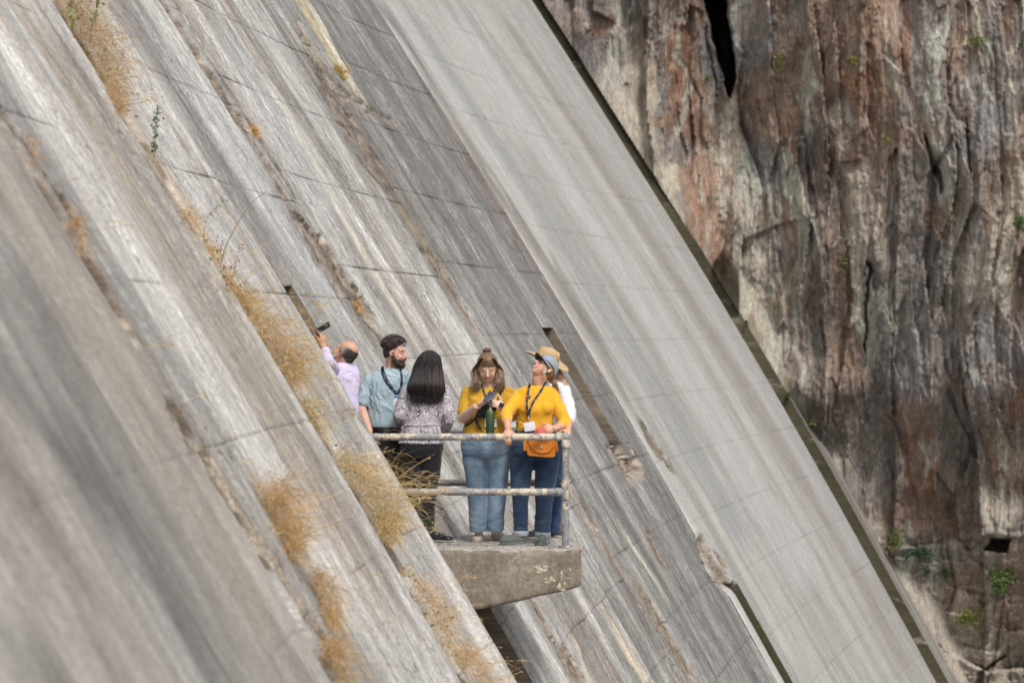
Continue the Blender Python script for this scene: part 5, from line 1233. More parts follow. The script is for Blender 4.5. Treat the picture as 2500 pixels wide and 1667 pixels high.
# ---------------------------------------------------------------- woman with long black hair, seen from behind
def woman_black_hair():
    Y = 25.10
    root = thing('person', P(1029, 1322, Y), 'woman with long black hair seen from behind in patterned blouse and black trousers', 'person', 'visitors on the balcony')
    h = Head(P(1049, 892, Y + .02), (-.15, .98, -.08), (0, .08, 1), .98)
    tr = rings([(1048, 932, 22, .065), (1046, 938, 40, .08), (1043, 946, 50, .10), (1040, 965, 52, .12), (1036, 1000, 47, .12), (1032, 1030, 45, .12), (1030, 1045, 47, .125), (1029, 1065, 52, .135), (1028, 1082, 56, .14)], Y)
    S = Shape(); h.build(S, P(1047, 942, Y), .052); S.loft(shrink(tr, .018))
    shL, elL, wrL = P(996, 956, Y), P(977, 1012, Y - .03), P(996, 1030, Y + .20)
    shR, elR, wrR = P(1083, 956, Y), P(1094, 1018, Y - .02), P(1082, 1046, Y + .18)
    for a, b, c in ((shL, elL, wrL), (shR, elR, wrR)): S.limb([a, b], [.048, .042]); S.limb([b, c], [.042, .028])
    hand(S, wrL, (.6, .5, .3), (.3, -.3, -.6), (0, 0, 1)); hand(S, wrR, (-.7, .5, .1), (-.3, -.5, -.6), (0, 0, 1))
    body_legs(S, P(1005, 1110, Y), P(1052, 1110, Y), P(1012, 1200, Y), P(1047, 1200, Y), P(1020, 1305, Y), P(1050, 1300, Y + .02))
    S.solid('body', SKIN, root, .0085, 2, col=skincol(h, SK_C))
    T = Shape(); T.loft(tr)
    for a, b, c in ((shL, elL, wrL), (shR, elR, wrR)): T.limb([a, (np.array(a) + b) / 2, b, (np.array(b) + c) / 2, c], [.058, .060, .066, .066, .060], 18, 5)
    T.solid('blouse', cloth_mat('swirl_print_blouse', (.58, .54, .58), fn=swirl), root, .0072, 3, disp=wrinkle(.012, 6, 11, 31))
    link('waist_seam', mesh_from('waist_seam', *tube([(P(1030, 0, Y)[0] + .174 * math.cos(a), Y + .130 * math.sin(a), P(0, 1037, Y)[2]) for a in np.linspace(0, 2 * math.pi, 33)], .003, 6)), cloth_mat('grey_seam', (.4, .38, .4)), root)
    trousers('trousers', root, cloth_mat('black_twill', (.012, .012, .016), .8), rings([(1029, 1060, 46, .125), (1029, 1080, 52, .135), (1029, 1100, 53, .135), (1029, 1118, 47, .12)], Y),
             [([P(1005, 1108, Y), P(1010, 1160, Y), P(1012, 1210, Y), P(1018, 1260, Y), P(1024, 1300, Y)], [.095, .082, .066, .058, .052]), ([P(1053, 1108, Y), P(1051, 1160, Y), P(1047, 1205, Y), P(1046, 1250, Y + .01), P(1046, 1294, Y + .03)], [.098, .088, .070, .060, .050])], .2, .46, .005, 14)
    sm = flat_mat('black_shoe_leather', (.012, .013, .02), .3, .1, 60); make_shoe(root, P(1052, 0, Y + .02)[0], Y + .02, math.radians(-18), sm, flat_mat('thin_pale_sole', (.30, .27, .24), .7), .24, .092)
    make_shoe(root, P(1022, 0, Y + .05)[0], Y + .05, math.radians(20), sm, flat_mat('thin_pale_sole_b', (.30, .27, .24), .7), .24, .092)
    HC = np.array((.011, .009, .011))
    rg = rings([(1049, 855, 6, .03), (1049, 860, 15, .06), (1049, 870, 24, .09), (1047, 883, 29, .105), (1045, 897, 33, .108), (1044, 917, 37, .095), (1042, 938, 42, .08), (1042, 955, 43, .055), (1042, 965, 34, .03), (1043, 970, 18, .018)], Y, -.02)
    rg = [(x, y - max(0, .10 * ss(0, 1, (P(0, 890, Y)[2] - z) / .2)), z, a, b, w) for x, y, z, a, b, w in rg]
    Hs = Shape(); Hs.loft(rg, pw=2.0)
    hr = Hs.solid('hair', HAIRB, root, .006, 2, disp=lambda co, no: (.004 + .012 * ss(1.72, 1.40, co[:, 2])) * fbm(co[:, 0] * 32, co[:, 1] * 20, co[:, 2] * 3.5, oct=4, seed=14), col=lambda co: (HC + np.array((.022, .012, .010)) * ss(1.75, 1.25, co[:, 2:3])) * (1 + .7 * fbm(co[:, 0] * 60, co[:, 1] * 40, co[:, 2] * 5, oct=3, seed=13)[:, None]))
    r = np.random.default_rng(15); pa, cs = [], []; rr = cr(rg, 3)
    for i in range(1500):
        wild = r.random() < .12; a = math.radians(r.uniform(183, 357)) + r.normal() * .03; lift = 1.0 + r.uniform(-.01, .05) + wild * r.uniform(0, .10); e = r.uniform(.80, 1.0) if r.random() < .8 else 1.07; tw = r.normal() * (.28 if wild else .12); k0 = r.uniform(0, .35); pth = []
        for j in np.linspace(k0 * 6, (len(rr) - 1) * min(e, 1), 12):
            q = rr[int(j)]; q2 = rr[min(int(j) + 1, len(rr) - 1)]; f_ = j - int(j); q = q * (1 - f_) + q2 * f_; aa = a + tw * j / len(rr)
            lf = lift + .10 * max(0, j / len(rr) - .55) + .012 * math.sin(j * .9 + i); pth.append((q[0] + q[3] * lf * math.cos(aa), q[1] + q[4] * lf * math.sin(aa), q[2]))
        pth.append((pth[-1][0] + r.normal() * .018, pth[-1][1] + r.normal() * .006, pth[-1][2] - abs(r.normal()) * .035))
        pa.append(pth); u = ss(.1, .9, np.array(abs(math.sin(a)))); cs.append(HC * r.uniform(.5, 2.6) + np.array((.03, .015, .011)) * r.uniform(0, 1.5) * (r.random() < .35))
    strands('hair_strands', pa, .0014, HAIRB, hr, cs)
    lk, lc = [], []
    for i in range(90):
        a = math.radians(r.uniform(188, 352)); st = r.uniform(.42, .62); end = r.uniform(.86, 1.0); tw = r.normal() * .12; pth = []; ph_ = r.uniform(0, 6)
        for q_ in np.linspace(st, end, 9):
            q = rr[int(q_ * (len(rr) - 1))]; lf = 1.0 + .10 * (q_ - st); aa = a + tw * (q_ - st) + .03 * math.sin(q_ * 14 + ph_); pth.append((q[0] + q[3] * lf * math.cos(aa), q[1] + q[4] * lf * math.sin(aa) - .004, q[2]))
        sx_ = math.cos(a); pth.append((pth[-1][0] + .02 * sx_ + r.normal() * .008, pth[-1][1], pth[-1][2] - r.uniform(.015, .065)))
        lk.append(cr(pth, 2)); lc.append(HC * r.uniform(.6, 2.2) + np.array((.02, .010, .007)) * r.uniform(0, 1.6))
    strands('hair_locks', lk, .0085, HAIRB, hr, lc)

# ---------------------------------------------------------------- bearded man in the blue shirt
def man_blue():
    Y = 25.34
    root = thing('person', P(942, 1318, Y), 'bearded man with curly dark hair in light blue short sleeved shirt and black trousers', 'person', 'visitors on the balcony')
    h = Head(P(966, 862, Y - .02), (.91, -.40, -.07), (.06, -.02, 1), 1.02)
    tr = rings([(960, 900, 22, .065), (958, 905, 33, .08), (954, 912, 48, .095), (949, 928, 52, .115), (946, 950, 47, .125), (944, 980, 44, .13), (942, 1010, 43, .13), (941, 1030, 43, .125), (941, 1042, 40, .12)], Y)
    S = Shape(); h.build(S, P(958, 912, Y + .01), .062, smile=.7, jaw=1.08); S.loft(shrink(tr, .015)); S.loft(shrink(rings([(941, 1030, 40, .12), (941, 1075, 38, .125), (941, 1105, 36, .12)], Y), .008))
    shL, elL, wrL = P(905, 930, Y), P(878, 990, Y - .02), P(902, 1052, Y - .22)
    shR, elR, wrR = P(997, 928, Y), P(1008, 990, Y), P(1004, 1050, Y - .05)
    for a, b, c in ((shL, elL, wrL), (shR, elR, wrR)): S.limb([a, b], [.056, .048]); S.limb([b, (np.array(b) + c) / 2, c], [.050, .044, .030])
    hand(S, wrL, (.25, -.3, -.9), (.9, 0, .2), (0, -1, 0)); hand(S, wrR, (0, -.1, -1), (-1, 0, 0), (0, -1, 0))
    body_legs(S, P(923, 1105, Y), P(961, 1105, Y), P(923, 1200, Y), P(961, 1200, Y), P(923, 1300, Y), P(961, 1300, Y))
    def bc(co):
        c = skincol(h, SK_P, smile=.7, brow=(.05, .03, .02), closed=True, browk=1)(co); q = h.loc(co)
        jaw = np.minimum(ss(-.040, -.060, q[:, 2] - .02 * 0 + 0.35 * np.maximum(0, .03 - q[:, 1])), 1) * (q[:, 2] > -.14) * (q[:, 1] > -.02) * (1 - (np.abs(q[:, 0]) < .020) * (np.abs(q[:, 2] + .060) < .007))
        m = (jaw * .55)[:, None]; return c * (1 - m) + np.array([.06, .035, .025]) * m
    S.solid('body', SKIN, root, .0056, 3, col=bc); teeth(h, root, .016, -.060, .0885); eyes(h, root, .0035)
    B = Shape()
    for x, y, z, r in [(0, .070, -.102, .029), (.022, .062, -.096, .028), (-.022, .062, -.096, .028), (.042, .045, -.084, .028), (-.042, .045, -.084, .028), (.054, .022, -.060, .025), (-.054, .022, -.060, .025), (.063, .010, -.030, .017), (-.063, .010, -.030, .017), (.044, .058, -.062, .018), (-.044, .058, -.062, .018), (.068, .004, .0, .012), (-.068, .004, .0, .012)]: B.ell(h.w(x, y, z), r * h.k)
    B.limb([h.w(-.024, .084, -.060), h.w(-.012, .094, -.049), h.w(0, .096, -.048), h.w(.012, .094, -.049), h.w(.024, .084, -.060)], [.006, .007, .006, .007, .006], 8, 3)
    B.limb([h.w(-.027, .078, -.058), h.w(-.030, .070, -.080)], [.010, .014], 8, 3); B.limb([h.w(.027, .078, -.058), h.w(.030, .070, -.080)], [.010, .014], 8, 3)
    B.solid('beard', HAIRM, root, .0045, 1, disp=lambda co, no: .0035 * fbm(co[:, 0] * 130, co[:, 1] * 130, co[:, 2] * 130, oct=3, seed=24), col=const_col((.040, .022, .015), .5, 3, 90, 90))
    Hs = Shape(); r = np.random.default_rng(21)
    Hs.ell(h.w(0, -.036, .070), (.094 * h.k, .098 * h.k, .084 * h.k), h.R); Hs.ell(h.w(0, -.055, .005), (.076 * h.k, .058 * h.k, .070 * h.k), h.R)
    for i in range(230):
        a = r.uniform(0, 2 * math.pi); b = r.uniform(.0, 1.0); rr = math.sqrt(1 - b * b); p = Vector((.102 * rr * math.cos(a), -.020 + .112 * rr * math.sin(a), .055 + .096 * b))
        if p.y > .045 and p.z < .095: continue
        c = h.w(*p); d_ = (c - h.w(0, -.02, .03)).normalized(); t1 = d_.cross(Vector((r.normal(), r.normal(), r.normal()))).normalized(); t2 = d_.cross(t1); q = r.uniform(.006, .012)
        Hs.limb([c + t1 * q * math.cos(u) + t2 * q * math.sin(u) + d_ * (.004 * u - .004) for u in np.linspace(0, 4.5, 6)], [.0042] * 6, 5, 1, caps=False)
    hr = Hs.solid('hair', HAIRM, root, .0045, 1, disp=lambda co, no: .003 * fbm(co[:, 0] * 90, co[:, 1] * 90, co[:, 2] * 90, oct=2, seed=25), col=const_col((.042, .026, .022), .6, 9, 70, 70))
    pa, cs = [], []
    for i in range(260):
        a = r.uniform(0, 2 * math.pi); b = r.uniform(.1, 1.0); rr = math.sqrt(1 - b * b); c = h.w(.104 * rr * math.cos(a), -.020 + .114 * rr * math.sin(a), .055 + .100 * b)
        if h.loc(np.array(c)[None])[0][1] > .05 and h.loc(np.array(c)[None])[0][2] < .095: continue
        d_ = (c - h.w(0, -.02, .03)).normalized(); t1 = d_.cross(Vector((r.normal(), r.normal(), r.normal()))).normalized(); t2 = d_.cross(t1); q = r.uniform(.005, .010)
        pa.append([c + d_ * (.004 * u) + t1 * q * math.cos(u * 1.3) + t2 * q * math.sin(u * 1.3) for u in np.linspace(0, 4.5, 9)]); cs.append(np.array((.05, .03, .025)) * r.uniform(.5, 2.2))
    strands('curls', pa, .0012, HAIRM, hr, cs)
    T = Shape(); T.loft(tr)
    for a, b, k_ in ((shL, elL, .80), (shR, elR, .80)): a, b = np.array(a), np.array(b); T.limb([a, a * .5 + b * .5, a * (1 - k_) + b * k_], [.068, .074, .078], 18, 5)
    shirt = T.solid('shirt', cloth_mat('light_blue_poplin', (.345, .445, .50)), root, .0072, 3, disp=wrinkle(.011, 6, 10, 41))
    CB = cloth_mat('light_blue_collar', (.36, .46, .51)); nc = Vector(P(958, 903, Y))
    for sx in (-1, 1):
        vs = [nc + Vector((sx * .012 + .035, -.098, -.045)), nc + Vector((sx * .075, -.045, .012)), nc + Vector((sx * .080, .02, .022)), nc + Vector((sx * .075 + .006, .02, -.012)), nc + Vector((sx * .070 + .012, -.070, -.030)), nc + Vector((sx * .045 + .03, -.105, -.080))]
        c_ = link('collar', mesh_from('collar', vs, [(0, 1, 4, 5), (1, 2, 3, 4)]), CB, root); md = c_.modifiers.new('t', 'SOLIDIFY'); md.thickness = .004
    hips = rings([(941, 1036, 37, .12), (941, 1060, 38, .125), (941, 1090, 39, .125), (941, 1115, 36, .115)], Y)
    trousers('trousers', root, cloth_mat('black_cotton', (.010, .010, .013), .85), hips, [([P(922, 1108, Y), P(922, 1200, Y), P(922, 1304, Y)], [.085, .068, .055]), ([P(961, 1108, Y), P(961, 1200, Y), P(961, 1304, Y)], [.085, .068, .055])], .15, .46, .008, 17)
    cx, _, cz = P(941, 1048, Y); b_ = link('belt', mesh_from('belt', *joinm(*[tube([(cx + .141 * math.cos(a), Y + .128 * math.sin(a), cz + o) for a in np.linspace(0, 2 * math.pi, 41)], .006, 6) for o in (-.010, 0, .010)])), flat_mat('black_belt_leather', (.015, .014, .014), .4), root)
    bx = Vector(P(969, 1048, Y - .125)); link('buckle', mesh_from('buckle', *joinm(boxm(bx + Vector((-.022, 0, 0)), .003, .005, .038), boxm(bx + Vector((.010, 0, .018)), .05, .005, .003), boxm(bx + Vector((.010, 0, -.018)), .05, .005, .003))), SILVER, b_)
    sm = flat_mat('black_boot', (.015, .015, .017), .4)
    for px in (922, 961): make_shoe(root, P(px, 0, Y)[0], Y + .03, math.radians(-80), sm, BLACKM, .28, .1)
    bv = bvh_of(shirt); ln = thing('lanyard', P(970, 950, Y - .2), 'navy lanyard with white lettering and badge on the bearded man', 'lanyard')
    for pts in ([(934, 893), (936, 905), (944, 925), (955, 943), (966, 958), (969, 964)], [(977, 897), (980, 912), (981, 930), (976, 950), (969, 964)], [(932, 896), (934, 912), (944, 932), (957, 950)]):
        pth = drape(bv, pts, Y, .006, 10); link('strap', fix(mesh_from('strap', *ribbon(pth, .019))), NAVY, ln); lanyard_print(pth, ln, .019)
    bd = drape(bv, [(972, 980), (972.5, 980)], Y, .016, 2)[0]
    link('badge', mesh_from('badge', *boxm(bd, .085, .002, .085, None, .0008)), CARD, ln); link('badge_top', mesh_from('badge_top', *boxm(bd + Vector((-.012, -.003, .048)), .045, .003, .020)), flat_mat('blue_badge_strip', (.2, .33, .5), .4, 0), ln)

# ---------------------------------------------------------------- man in the lilac shirt, photographing the wall above
def man_lilac():
    Y = 24.98
    root = thing('person', P(845, 1322, Y), 'balding man in lilac checked shirt seen from behind holding up a phone', 'person', 'visitors on the balcony')
    h = Head(P(842, 861, Y - .02), (-.80, .30, .50), (.50, -.12, .85), .99)
    yw = math.radians(38)
    tr = rings([(841, 882, 15, .06, yw), (840, 887, 22, .07, yw), (838, 893, 36, .085, yw), (838, 908, 44, .10, yw), (839, 930, 42, .11, yw), (841, 965, 36, .11, yw), (843, 1000, 34, .11, yw), (845, 1040, 34, .115, yw), (846, 1065, 36, .12, yw)], Y)
    tr = [(x, y, z, a * .97, b, w) for x, y, z, a, b, w in tr]
    S = Shape(); h.build(S, P(841, 892, Y), .060); S.loft(shrink(tr, .014)); S.loft(shrink(rings([(846, 1050, 34, .115, yw), (847, 1080, 34, .12, yw), (848, 1108, 32, .11, yw)], Y), .006))
    shL, elL, wrL = P(812, 905, Y - .10), P(801, 885, Y - .34), P(790, 846, Y - .33)
    shR, elR, wrR = P(858, 905, Y + .12), P(776, 890, Y - .06), P(766, 842, Y - .26)
    shL = P(815, 904, Y - .08)
    for a, b, c in ((shL, elL, wrL), (shR, elR, wrR)): S.limb([a, b], [.050, .044]); S.limb([b, (np.array(b) + c) / 2, c], [.044, .040, .029])
    hand(S, wrL, (.02, .05, 1), (-.6, .6, 0), (-.6, -.3, .2), curl=((.35, .5, .4), (.5, .7, .5), (.6, .8, .6), (.6, .8, .6)), k=1.0, thumb_dir=(-.45, .2, .85))
    hand(S, wrR, (.10, -.05, 1), (.75, .3, 0), (.3, -.6, .2), curl=(.75, .9, .6), k=1.0, thumb_dir=(.6, -.2, .7))
    body_legs(S, P(832, 1105, Y - .05), P(864, 1105, Y + .06), P(836, 1200, Y), P(864, 1200, Y), P(838, 1300, Y), P(864, 1300, Y))
    def bc(co):
        c = skincol(h, SK_B, brow=(.2, .18, .16))(co); q = h.loc(co)
        back = ss(.055, -.005, q[:, 1]) * ss(-.075, -.035, q[:, 2]) * (1 - ss(.055, .085, q[:, 2] + .35 * np.maximum(0, q[:, 1] + .05) + .012 * fbm(co[:, 0] * 50, co[:, 1] * 50, co[:, 2] * 50, seed=3)))
        m = (back * .5 * (q[:, 2] < .14))[:, None]; return c * (1 - m) + np.array([.08, .065, .055]) * m
    S.solid('body', SKIN, root, .0056, 3, col=bc)
    Hs = Shape(); k = h.k     # a horseshoe of short hair round a bare crown
    Hs.ell(h.w(0, -.026, .024), (.0785 * k, .0925 * k, .080 * k), h.R); Hs.ell(h.w(0, -.050, -.020), (.062 * k, .060 * k, .052 * k), h.R)
    for sx in (-1, 1): Hs.ell(h.w(sx * .066, .018, .026), (.012 * k, .030 * k, .024 * k), h.R)
    def hc(co):
        q = h.loc(co); g = ss(-.05, .02, q[:, 1])[:, None]; n_ = fbm(co[:, 0] * 140, co[:, 1] * 140, co[:, 2] * 60, oct=3, seed=6)[:, None]
        return (np.array([.035, .025, .02]) * (1 - g) + np.array([.26, .24, .225]) * g) * (1 + .6 * n_)
    Hs.solid('hair', HAIRM, root, .0045, 2, disp=lambda co, no: .0016 * fbm(co[:, 0] * 150, co[:, 1] * 150, co[:, 2] * 80, oct=2, seed=25), col=hc)
    r = np.random.default_rng(31); pa, cs = [], []
    for i in range(90):
        a = r.uniform(-.05, .05); c = h.w(a, r.uniform(-.03, .05), .118 - 4 * a * a); pa.append([c, c + Vector((.004 * r.normal(), 0, .010)), c + Vector((.010 + .008 * r.normal(), .006 * r.normal(), .018 + .012 * r.random()))]); cs.append(np.array((.4, .36, .32)) * r.uniform(.6, 1.5))
    strands('thin_hair', pa, .0008, HAIRM, root, cs)
    LIL = cloth_mat('lilac_gingham', (.70, .64, .80), fn=gingham); T = Shape(); T.loft(tr)
    for a, b, c in ((shL, elL, wrL), (shR, elR, wrR)): a, b, c = map(np.array, (a, b, c)); T.limb([a, (a + b) / 2, b, b * .3 + c * .7], [.060, .058, .056, .042], 18, 5)
    T.solid('shirt', LIL, root, .007, 3, disp=wrinkle(.008, 7, 10, 51))
    nc = Vector(P(841, 884, Y)); link('collar', fix(mesh_from('collar', *joinm(*[tube([nc + Vector((.064 * math.cos(a), .064 * math.sin(a), o - .012 * math.sin(a) * -1)) for a in np.linspace(0, 2 * math.pi, 25)], .007, 8) for o in (-.012, -.004, .004)]))), LIL, root)
    trousers('trousers', root, cloth_mat('charcoal_trousers', (.03, .03, .035), .85), rings([(846, 1055, 33, .115, yw), (847, 1080, 34, .12, yw), (848, 1110, 32, .11, yw)], Y), [([P(834, 1105, Y - .05), P(836, 1200, Y), P(838, 1302, Y)], [.085, .066, .054]), ([P(862, 1105, Y + .06), P(864, 1200, Y), P(864, 1302, Y)], [.085, .066, .054])], .15, .46, .008, 19)
    for px in (838, 864): make_shoe(root, P(px, 0, Y)[0], Y, math.radians(120), flat_mat('brown_shoe', (.06, .035, .02), .4), BLACKM, .27, .1)
    ph = thing('phone', P(787, 800, Y - .1), 'black phone held up by the balding man in lilac', 'phone')
    a, b = Vector(P(772, 810, Y - .30)), Vector(P(804, 791, Y - .31)); ax = (b - a).normalized(); nn = Vector((-.25, -.30, .30)); nn = (nn - ax * nn.dot(ax)).normalized(); s_ = nn.cross(ax)
    R_ = Matrix((s_, nn, ax)).transposed(); link('phone_case', mesh_from('phone_case', *boxm((a + b) / 2, .070, .009, (b - a).length * 1.05, R_, .003)), flat_mat('black_phone_case', (.012, .012, .014), .4, 0), ph)
    link('screen', mesh_from('screen', *boxm((a + b) / 2 - nn * .005, .062, .0012, (b - a).length * .96, R_, .0004)), flat_mat('phone_screen', (.10, .11, .08), .1, .5, 20), ph)

# ---------------------------------------------------------------- woman in the straw hat, mostly hidden
def woman_straw_hat():
    Y = 25.50
    root = thing('person', P(1352, 1315, Y), 'person in straw hat and white dotted shirt standing behind the woman in the grey cap', 'person', 'visitors on the balcony')
    h = Head(P(1333, 893, Y), (-.82, .35, .38), (.38, -.10, .92), .98)
    yw = math.radians(70)
    tr = rings([(1350, 926, 14, .055, yw), (1356, 932, 26, .08, yw), (1362, 945, 40, .095, yw), (1364, 970, 48, .10, yw), (1365, 1000, 46, .11, yw), (1362, 1030, 44, .11, yw), (1358, 1058, 50, .12, yw)], Y)
    S = Shape(); h.build(S, P(1352, 932, Y), .050); S.loft(shrink(tr, .014)); S.loft(shrink(rings([(1354, 1058, 42, .13, yw), (1350, 1085, 46, .135, yw), (1348, 1110, 42, .125, yw)], Y), .008))
    sh, el, wr = P(1377, 957, Y - .14), P(1391, 1008, Y - .42), np.array((PX + .028, 24.66, RZ + .052))
    S.limb([sh, el], [.048, .042]); S.limb([el, (np.array(el) + wr) / 2, wr], [.042, .036, .026]); hand(S, wr, (-.12, -.80, -.35), (-.45, .1, -.8), (-1, 0, .3), curl=(.45, .5, .4), k=.93)
    sh2, el2, wr2 = P(1350, 957, Y + .14), P(1330, 1010, Y + .12), P(1318, 1050, Y)
    S.limb([sh2, el2], [.048, .042]); S.limb([el2, wr2], [.042, .026]); hand(S, wr2, (-.5, -.3, -.7), (-.3, .5, 0), (0, -1, 0), k=.93)
    body_legs(S, P(1336, 1110, Y - .05), P(1356, 1110, Y + .06), P(1326, 1200, Y - .03), P(1355, 1200, Y + .10), P(1320, 1298, Y - .02), P(1352, 1296, Y + .17))
    S.solid('body', SKIN, root, .0070, 3, col=skincol(h, SK_B))
    W = cloth_mat('white_dotted_cotton', (.70, .70, .74), fn=dots); T = Shape(); T.loft(tr)
    T.limb([sh, (np.array(sh) + el) / 2, el, np.array(el) * .55 + wr * .45], [.058, .060, .058, .050], 18, 5); T.limb([sh2, el2, np.array(el2) * .5 + wr2 * .5], [.056, .056, .05], 18, 5)
    T.solid('shirt', W, root, .0072, 3, disp=wrinkle(.009, 7, 10, 61))
    link('neck_binding', mesh_from('neck_binding', *tube([Vector(P(1353, 929, Y)) + Vector((.060 * math.cos(a), .060 * math.sin(a), -.012 * math.cos(a))) for a in np.linspace(0, 2 * math.pi, 21)], .004, 6)), NAVY, root)
    trousers('jeans', root, cloth_mat('navy_denim', (.022, .050, .13), fn=denim((.05, .09, .19)), weave=1400), rings([(1354, 1054, 42, .13, yw), (1350, 1085, 46, .135, yw), (1346, 1115, 42, .125, yw)], Y), [([P(1335, 1108, Y - .06), P(1326, 1205, Y - .03), P(1321, 1296, Y - .02)], [.10, .072, .058]), ([P(1356, 1108, Y + .06), P(1355, 1205, Y + .12), P(1351, 1300, Y + .17)], [.10, .072, .060])], .15, .46, .008, 27)
    sm = cloth_mat('dark_grey_canvas', (.07, .07, .065)); make_shoe(root, P(1325, 0, Y - .02)[0], Y - .02, math.radians(-172), sm, None, .26); make_shoe(root, P(1352, 0, Y + .18)[0], Y + .18, math.radians(-20), sm, None, .12)
    r = np.random.default_rng(41); HC = np.array((.40, .22, .13)); Hs = Shape(); Hs.ell(h.w(0, -.03, .02), (.080, .085, .082), h.R)
    Hs.limb([P(1356, 905, Y), P(1366, 920, Y - .02), P(1377, 940, Y - .05), P(1386, 965, Y - .07), P(1388, 978, Y - .07)], [.040, .042, .034, .022, .008])
    hr = Hs.solid('hair', HAIR, root, .006, 2, disp=lambda co, no: .002 * fbm(co[:, 0] * 60, co[:, 1] * 60, co[:, 2] * 10, oct=3, seed=4), col=const_col(HC, .3, 3, 45, 8))
    # straw hat
    c0 = Vector(P(1333, 881, Y - .02)); R_ = frame((-.80, .42, .40), (.40, -.10, .92)); STRAW = NT('woven_straw'); tc = STRAW.new('TexCoord').outputs['Object']
    wv = STRAW.noise(tc, 160, 2, .5); STRAW.bump(wv, .6, .004); STRAW = STRAW.done(STRAW.mul(STRAW.mix(STRAW.noise(tc, 18, 3), c4(.40, .26, .12), c4(.62, .46, .26)), STRAW.mapr(wv, .3, .7, .6, 1.3)), .7)
    n = 40; vs, fs = [], []
    prof = [(.100, .0), (.099, .02), (.096, .05), (.091, .085), (.080, .108), (.060, .114), (.030, .100), (.0, .094)]
    prof = [(.200, .012), (.175, .004), (.150, .0), (.115, -.002)] + prof
    for rr, z in prof:
        for i in range(n):
            a = 2 * math.pi * i / n; ea, eb = 1.0, 1.10
            zz = z
            if rr > .105: zz = z + (.030 * (abs(math.cos(a)) ** 2) - .012) * (rr - .10) / .10
            elif z > .1: zz = z - .020 * math.exp(-(rr * math.cos(a) / .028) ** 2) * 1.0 + .006
            elif z > .04: ea = 1 - .12 * max(0, math.sin(a)) * (z / .1); 
            vs.append(c0 + R_ @ Vector((rr * ea * math.cos(a), rr * eb * math.sin(a), zz)))
    for j in range(len(prof) - 1):
        for i in range(n): fs.append((j * n + i, j * n + (i + 1) % n, (j + 1) * n + (i + 1) % n, (j + 1) * n + i))
    hat = link('straw_hat', mesh_from('straw_hat', vs, fs), STRAW, root); md = hat.modifiers.new('t', 'SOLIDIFY'); md.thickness = .003
    link('brim_edge', mesh_from('brim_edge', *tube([vs[i] for i in list(range(n)) + [0]], .0028, 6)), flat_mat('pale_straw_edge', (.66, .50, .30), .7), hat)
    HOLE = flat_mat('vent_hole', (.05, .03, .02), .9, 0); ms = []
    for k_ in range(10):
        a = 2 * math.pi * k_ / 10
        for q in (-.05, .05): ms.append(ellip(c0 + R_ @ Vector((.0985 * math.cos(a + q), .108 * math.sin(a + q), .035 + (.008 if q > 0 else 0))), (.0035, .0035, .0035), None, 8, 6))
    tag(link('vent_holes', mesh_from('vent_holes', *joinm(*ms)), HOLE, hat), kind='stuff')

for fn_ in (woman_tshirt, woman_cap, woman_black_hair, man_blue, man_lilac, woman_straw_hat): fn_()
# ================================================================== grass, weeds, shrubs, debris
def plant_mat(name, rough=.75):
    t = NT(name); t.b.inputs['Subsurface Weight'].default_value = 0
    c = t.attr('col'); tr = t.new('BsdfTranslucent'); t.l.new(c, tr.inputs['Color'])
    mx = t.new('MixShader'); mx.inputs[0].default_value = .30
    t.put(t.b.inputs['Base Color'], c); t.put(t.b.inputs['Roughness'], rough)
    out = t.n['Material Output']; t.l.new(t.b.outputs[0], mx.inputs[1]); t.l.new(tr.outputs[0], mx.inputs[2]); t.l.new(mx.outputs[0], out.inputs['Surface'])
    return t.m
GRASS, LEAF = plant_mat('dry_straw'), plant_mat('green_leaf', .5)
DVIEW = Vector((.85, -.05, .52)).normalized()      # outward normal of the dam face
def on_dam(px, py, out=0.0, station=None):
    Y, dz = img2dam(px, py)
    if station is not None: Y = station
    return Vector(dam_pt(np.array(Y), np.array(dz), out))
def blade_paths(root, d, L, r, droop, segs=5, curl=.3):
    d = Vector(d).normalized(); p = Vector(root); out = [p.copy()]; v = d.copy(); w = Vector((r.normal(), r.normal(), r.normal())) * curl
    for k in range(segs):
        v = (v + Vector((0, 0, -droop / segs)) + w / segs).normalized(); p = p + v * (L / segs); out.append(p.copy())
    return out
def blades(name, paths, widths, cols, mat, parent=None, shade=True):
    # shade at the clump base is painted into the browner dead roots; tips bleached
    """flat tapering blades, two triangles a segment"""
    n = len(paths); m = len(paths[0]); A = np.array([[list(q) for q in pa] for pa in paths])
    T = np.gradient(A, axis=1); T /= np.linalg.norm(T, axis=2, keepdims=True) + 1e-9
    ref = rng.normal(size=(n, 1, 3)); S = np.cross(T, ref); S /= np.linalg.norm(S, axis=2, keepdims=True) + 1e-9
    w = np.array(widths)[:, None, None] * (1 - np.linspace(0, 1, m) ** 1.5 * .85)[None, :, None]
    V = np.stack([A - S * w / 2, A + S * w / 2], 2).reshape(-1, 3)
    base = (np.arange(n) * m * 2)[:, None]; k = np.arange(m - 1)[None, :] * 2
    F = np.stack([base + k, base + k + 1, base + k + 3, base + k + 2], -1).reshape(-1, 4)
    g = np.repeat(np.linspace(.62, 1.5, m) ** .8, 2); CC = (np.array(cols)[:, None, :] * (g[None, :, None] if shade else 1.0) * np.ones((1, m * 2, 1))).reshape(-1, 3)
    me = mesh_from(name, V, F); set_col(me, np.clip(CC, 0, .95)); return link(name, me, mat, parent)
STRAWS = np.array([(.68, .50, .25), (.78, .61, .35), (.56, .38, .17), (.80, .67, .43), (.40, .26, .12), (.70, .52, .28)])
